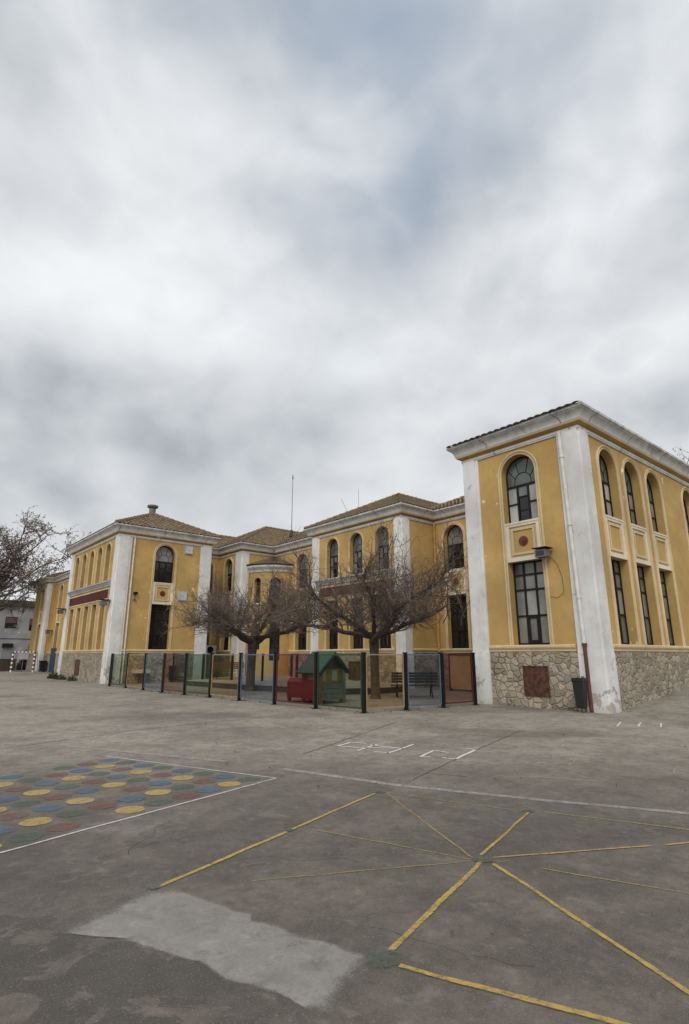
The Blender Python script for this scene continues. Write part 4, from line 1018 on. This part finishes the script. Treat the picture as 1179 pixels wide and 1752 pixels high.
def leafclump(name,label,cat,x,y,z,rx,ry,h,n,sz,mat,seed,group=None,stems=8):
    rg=random.Random(seed); t=thing(name,label,cat,(x,y,z),0,group); mb=MB(); st=MB()
    for i in range(stems):
        a=rg.uniform(0,6.28); rr=rg.uniform(.1,.8); st.tube([(rx*rr*.3*math.cos(a),ry*rr*.3*math.sin(a),0),(rx*rr*math.cos(a),ry*rr*math.sin(a),h*rg.uniform(.5,.95))],[.02*h,.006*h],4)
    for i in range(n):
        a=rg.uniform(0,6.28); rr=math.sqrt(rg.random()); zz=h*rg.random()*(1-.55*rr*rr)*(.7+.3*math.sin(3*a+seed)); c=Vector((rx*rr*math.cos(a),ry*rr*math.sin(a),zz)); s=sz*rg.uniform(.5,1.2); u=rdir(rg); v=u.cross(rdir(rg)); v.normalize()
        mb.face([c-u*s,c+v*s*.6,c+u*s,c-v*s*.6])
    mb.build('foliage',mat,t); st.build('stem',M['bark'],t); return t
leafclump('shrub','dark brown shrub between the striped goal and the pale building','shrub',13.7,68.5,0,.9,.9,2.3,1500,.12,simple('dark_shrub_leaf',(.055,.036,.028),.9,0,.4,2),3,None,14)
leafclump('weed_clump','dark green weeds at the foot of the far white pilaster of the left wing','weeds',10.25,42.6,0,.35,.6,.55,500,.06,M['leafdark'],4,'weeds along the left wing')
leafclump('weed_clump','low dark weeds at the base of the stone wall under five narrow windows','weeds',10.25,40.9,0,.28,1.0,.38,500,.05,M['leafdark'],5,'weeds along the left wing')
leafclump('weed_clump','small grassy weed below the rusty hatch of the left wing','weeds',10.25,38.2,0,.25,.45,.45,260,.05,M['leafdark'],6,'weeds along the left wing')
# striped goal
M['g_red']=simple('goal_red',(.12,.018,.015),.5,0,.15); M['g_wht']=simple('goal_white',(.62,.61,.6),.5,0,.1)
ga,gb=Vector((10.95,60.9,0)),Vector((12.55,59.75,0))
t=thing('goal','small handball goal with red and white striped posts','goal',ga,math.atan2(gb.y-ga.y,gb.x-ga.x)); gw=(gb-ga).length
def striped(name,a,b,n,r=.045):
    mb=MB(); a=Vector(a); b=Vector(b); d=(b-a)
    for i in range(n):
        p=a+d*(i/n); q=a+d*((i+1)/n); u=d.normalized(); e1_=u.cross(Vector((.2,1,.1))).normalized()*r; e2_=u.cross(e1_).normalized()*r
        P=[p+e1_+e2_,p-e1_+e2_,p-e1_-e2_,p+e1_-e2_]; Q=[x+d/n for x in P]
        for k in range(4): mb.face([P[k],P[(k+1)%4],Q[(k+1)%4],Q[k]],i%2)
        mb.face(P,i%2); mb.face(Q,i%2)
    mb.build(name,[M['g_wht'],M['g_red']],t)
striped('goal_post',(0,0,0),(0,0,1.85),10,.065); striped('goal_post',(gw,0,0),(gw,0,1.85),10,.065); striped('crossbar',(.07,0,1.85),(gw-.07,0,1.85),11)
mb=MB()
for x in (0,gw): mb.tube([(x,0,1.85),(x,.5,1.8),(x,.95,0)],.02,5); 
mb.tube([(0,.95,.03),(gw,.95,.03)],.02,5); mb.build('net_frame',M['grey'],t)
t=thing('board_on_pole','pale blank board on a thin pole behind the striped goal','board',(12.75,65.6,0),R(-15)); mb=MB(); mb.tube([(0,0,0),(0,0,1.9)],.05,6); mb.build('pole',M['grey'],t); mb=MB(); mb.box(W,-.45,.45,-.08,-.05,1.12,1.9); mb.build('board',M['lgrey'],t)
# waste container by the far block
t=thing('waste_bin','black wheeled bin between the blue door and the far white pilaster','bin',(13.45,60.35,0)); mb=MB()
rows=[[(-w,-d,z),(w,-d,z),(w,d,z),(-w,d,z),(-w,-d,z)] for z,w,d in ((.1,.20,.22),(.95,.27,.32))]
mb.sweep(rows); mb.face(rows[0][:4]); mb.build('bin_body',M['binm'],t); mb=MB(); mb.box(W,-.29,.29,-.35,.34,.95,1.03); mb.build('lid',M['black'],t)
for s in (-1,1): mb=MB(); mb.tube([(s*.2-.03,.22,.1),(s*.2+.03,.22,.1)],.1,10); mb.build('wheel',M['black'],t)
# tufts at the wall foot of the near wing
for i,(y,h) in enumerate(((8.55,.12),(10.6,.09))):
    leafclump('weed_clump',('tiny dry weed below the dark litter bin','tiny dry weed beside the leftmost white pilaster of the nearest wing')[i],'weeds',15.84,y,0,.06,.22,h,60,.03,M['leafdry'],20+i,'tiny weeds at the near wall foot',4)
# dead leaves blown against the fence and over the yard
mb=MB(); rg=random.Random(3)
for i in range(420):
    if i<170: k=rg.randrange(len(fp)-1); f=rg.random(); x=fp[k][0]+(fp[k+1][0]-fp[k][0])*f+rg.gauss(-.1,.2); y=fp[k][1]+(fp[k+1][1]-fp[k][1])*f+rg.gauss(-.08,.18)
    else: x=rg.uniform(2,15); y=rg.uniform(2,26)
    s=rg.uniform(.008,.03) if i>=170 else rg.uniform(.02,.07); u=Vector((rg.gauss(0,1),rg.gauss(0,1),rg.gauss(0,.2))).normalized(); v=u.cross(Vector((rg.gauss(0,.3),rg.gauss(0,.3),1))).normalized(); c=Vector((x,y,.022+s*.2+rise(x,y)))
    mb.face([c-u*s,c+v*s*.6,c+u*s,c-v*s*.6])
tag(mb.build('leaf_litter',M['bark']),'small dead leaves scattered over the concrete',kind='stuff')

# ------------------------------------------------------------------ camera
F_PX=942.; PITCH=.2542; AZ=.8654; H=1.55
fw=Vector((math.cos(AZ)*math.cos(PITCH),math.sin(AZ)*math.cos(PITCH),math.sin(PITCH))); rt=Vector((math.sin(AZ),-math.cos(AZ),0)); up=rt.cross(fw)
cam=bpy.data.cameras.new('camera'); co=bpy.data.objects.new('camera',cam); C.objects.link(co)
mw=Matrix((rt,up,-fw)).transposed().to_4x4(); mw.translation=Vector((0,0,H)); co.matrix_world=mw
cam.sensor_fit='VERTICAL'; cam.sensor_height=36; cam.lens=36*F_PX/1752; cam.clip_start=.05; cam.clip_end=2000
bpy.context.scene.camera=co

# ------------------------------------------------------------------ overcast sky and a soft sun behind it
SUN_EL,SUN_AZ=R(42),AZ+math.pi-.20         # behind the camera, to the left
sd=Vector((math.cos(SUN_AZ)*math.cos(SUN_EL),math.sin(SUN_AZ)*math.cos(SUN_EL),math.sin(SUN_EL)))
w=bpy.data.worlds.new('World'); bpy.context.scene.world=w; w.use_nodes=True
nt=NT(w); bg=nt.n['Background']
sky=nt.new('ShaderNodeTexSky',sky_type='NISHITA'); sky.sun_disc=False; sky.sun_elevation=SUN_EL; sky.sun_rotation=math.atan2(sd.x,sd.y); sky.dust_density=2.0
d=nt.vmath('NORMALIZE',nt.new('ShaderNodeTexCoord').outputs['Generated']).outputs[0]
dx,dy,dz=nt.sep(d)
pv=nt.vmath('MULTIPLY',d,(1.0,1.0,1.25)).outputs[0]
# domain-warped cloud layers: broad masses, puffs and fine edges
wn=nt.new('ShaderNodeTexNoise'); wn.inputs['Scale'].default_value=2.2; wn.inputs['Detail'].default_value=3; nt.link(pv,wn.inputs['Vector'])
wv=nt.vmath('ADD',pv,nt.vmath('MULTIPLY',nt.vmath('SUBTRACT',wn.outputs['Color'],(.5,.5,.5)).outputs[0],(.20,.20,.20)).outputs[0]).outputs[0]
n1=nt.noise(wv,2.7,3,.4); n2=nt.noise(wv,5.2,4,.42); n3=nt.noise(nt.vmath('ADD',wv,(0.0,0.0,.05)).outputs[0],5.2,4,.42)
def pixdir(px,py): 
    v=fw*F_PX+rt*(px-589.5)-up*(py-876.); return v.normalized()
def cloud(px,py,sw,sh,ang=0,wb=2.2):
    """soft cloud mass centred on a sky direction; sw, sh angular half sizes"""
    c=pixdir(px,py); r_=Vector((-c.y,c.x,0)).normalized()*-1; u_=r_.cross(c); u_=u_ if u_.z>0 else -u_
    ca,sa=math.cos(ang),math.sin(ang); r2=r_*ca+u_*sa; u2=u_*ca-r_*sa
    a=nt.vmath('DOT_PRODUCT',d,tuple(r2/sw)).outputs['Value']; b=nt.vmath('DOT_PRODUCT',d,tuple(u2/sh)).outputs['Value']
    q=nt.math('ADD',nt.math('MULTIPLY',a,a),nt.math('MULTIPLY',b,b))
    wob=nt.math('MULTIPLY',nt.math('SUBTRACT',n2,.5),wb*2.4)
    front=nt.math('GREATER_THAN',nt.vmath('DOT_PRODUCT',d,tuple(c)).outputs['Value'],0.0)
    g=nt.math('POWER',2.718,nt.math('MULTIPLY',nt.math('MAXIMUM',nt.math('ADD',q,wob),0.0),-1.0))
    return nt.math('MULTIPLY',g,front)
base_l=nt.math('ADD',.64,nt.math('MULTIPLY',nt.math('SUBTRACT',n1,.5),.28))
base_l=nt.math('ADD',base_l,nt.math('MULTIPLY',nt.math('SUBTRACT',n2,.5),.32))
base_l=nt.math('ADD',base_l,nt.math('MULTIPLY',nt.math('SUBTRACT',nt.noise(wv,12.5,6,.5,.3),.5),.17))
# lit upper edges and greyer undersides of the puffs
base_l=nt.math('ADD',base_l,nt.math('MULTIPLY',nt.math('SUBTRACT',n2,n3),.20))
for px,py,sw,sh,amp,ang in ((110,690,.36,.12,-.20,-.03),(250,530,.36,.085,.17,.05),(690,590,.13,.05,.13,.2),(1130,580,.14,.05,.16,.1),(905,610,.08,.04,.07,0),(300,240,.30,.15,.06,.35),(400,10,.20,.08,-.11,0),(880,360,.18,.09,-.09,-.2),(600,790,.20,.10,.06,0),(10,180,.10,.16,-.07,0),(1080,700,.2,.06,-.03,0)):
    base_l=nt.math('ADD',base_l,nt.math('MULTIPLY',cloud(px,py,sw,sh,ang,0.55 if amp<-.1 else 1.7),amp))
# thin spots let the blue through
blue=nt.math('MULTIPLY',cloud(640,190,.13,.24,-.1),.30); blue=nt.math('ADD',blue,nt.math('MULTIPLY',cloud(900,120,.28,.18,.2),.30)); blue=nt.math('ADD',blue,nt.math('MULTIPLY',cloud(400,0,.2,.08,0),.25))
# extra glow added to the unseen sky round the sun, to brighten the walls
sun_fill=nt.smooth(nt.vmath('DOT_PRODUCT',d,tuple(sd)).outputs['Value'],.1,1.0)
lum=nt.math('MULTIPLY',nt.math('MAXIMUM',base_l,.12),nt.math('ADD',1.0,nt.math('MULTIPLY',sun_fill,.7)))
cl=nt.mix(nt.smooth(base_l,.25,.75),(.895,.965,1.06),(.96,.99,1.02))
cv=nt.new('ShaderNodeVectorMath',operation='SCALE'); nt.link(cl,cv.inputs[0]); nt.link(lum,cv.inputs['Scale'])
STR=.10
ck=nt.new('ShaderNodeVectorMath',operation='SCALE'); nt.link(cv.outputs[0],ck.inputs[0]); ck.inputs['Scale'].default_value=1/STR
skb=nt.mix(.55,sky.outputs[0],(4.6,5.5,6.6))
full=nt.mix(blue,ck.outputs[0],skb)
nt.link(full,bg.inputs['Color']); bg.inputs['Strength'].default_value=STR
sl=bpy.data.lights.new('sun','SUN'); sl.energy=1.15; sl.angle=R(24); sl.color=(1,.955,.89)
so=bpy.data.objects.new('sun',sl); C.objects.link(so); so.rotation_euler=sd.to_track_quat('Z','Y').to_euler(); so.location=(-10,-10,30)
vs=bpy.context.scene.view_settings; vs.view_transform='Standard'; vs.look='None'; vs.exposure=0.19; vs.gamma=1
bpy.context.scene.cycles.transparent_max_bounces=16; bpy.context.scene.cycles.max_bounces=6
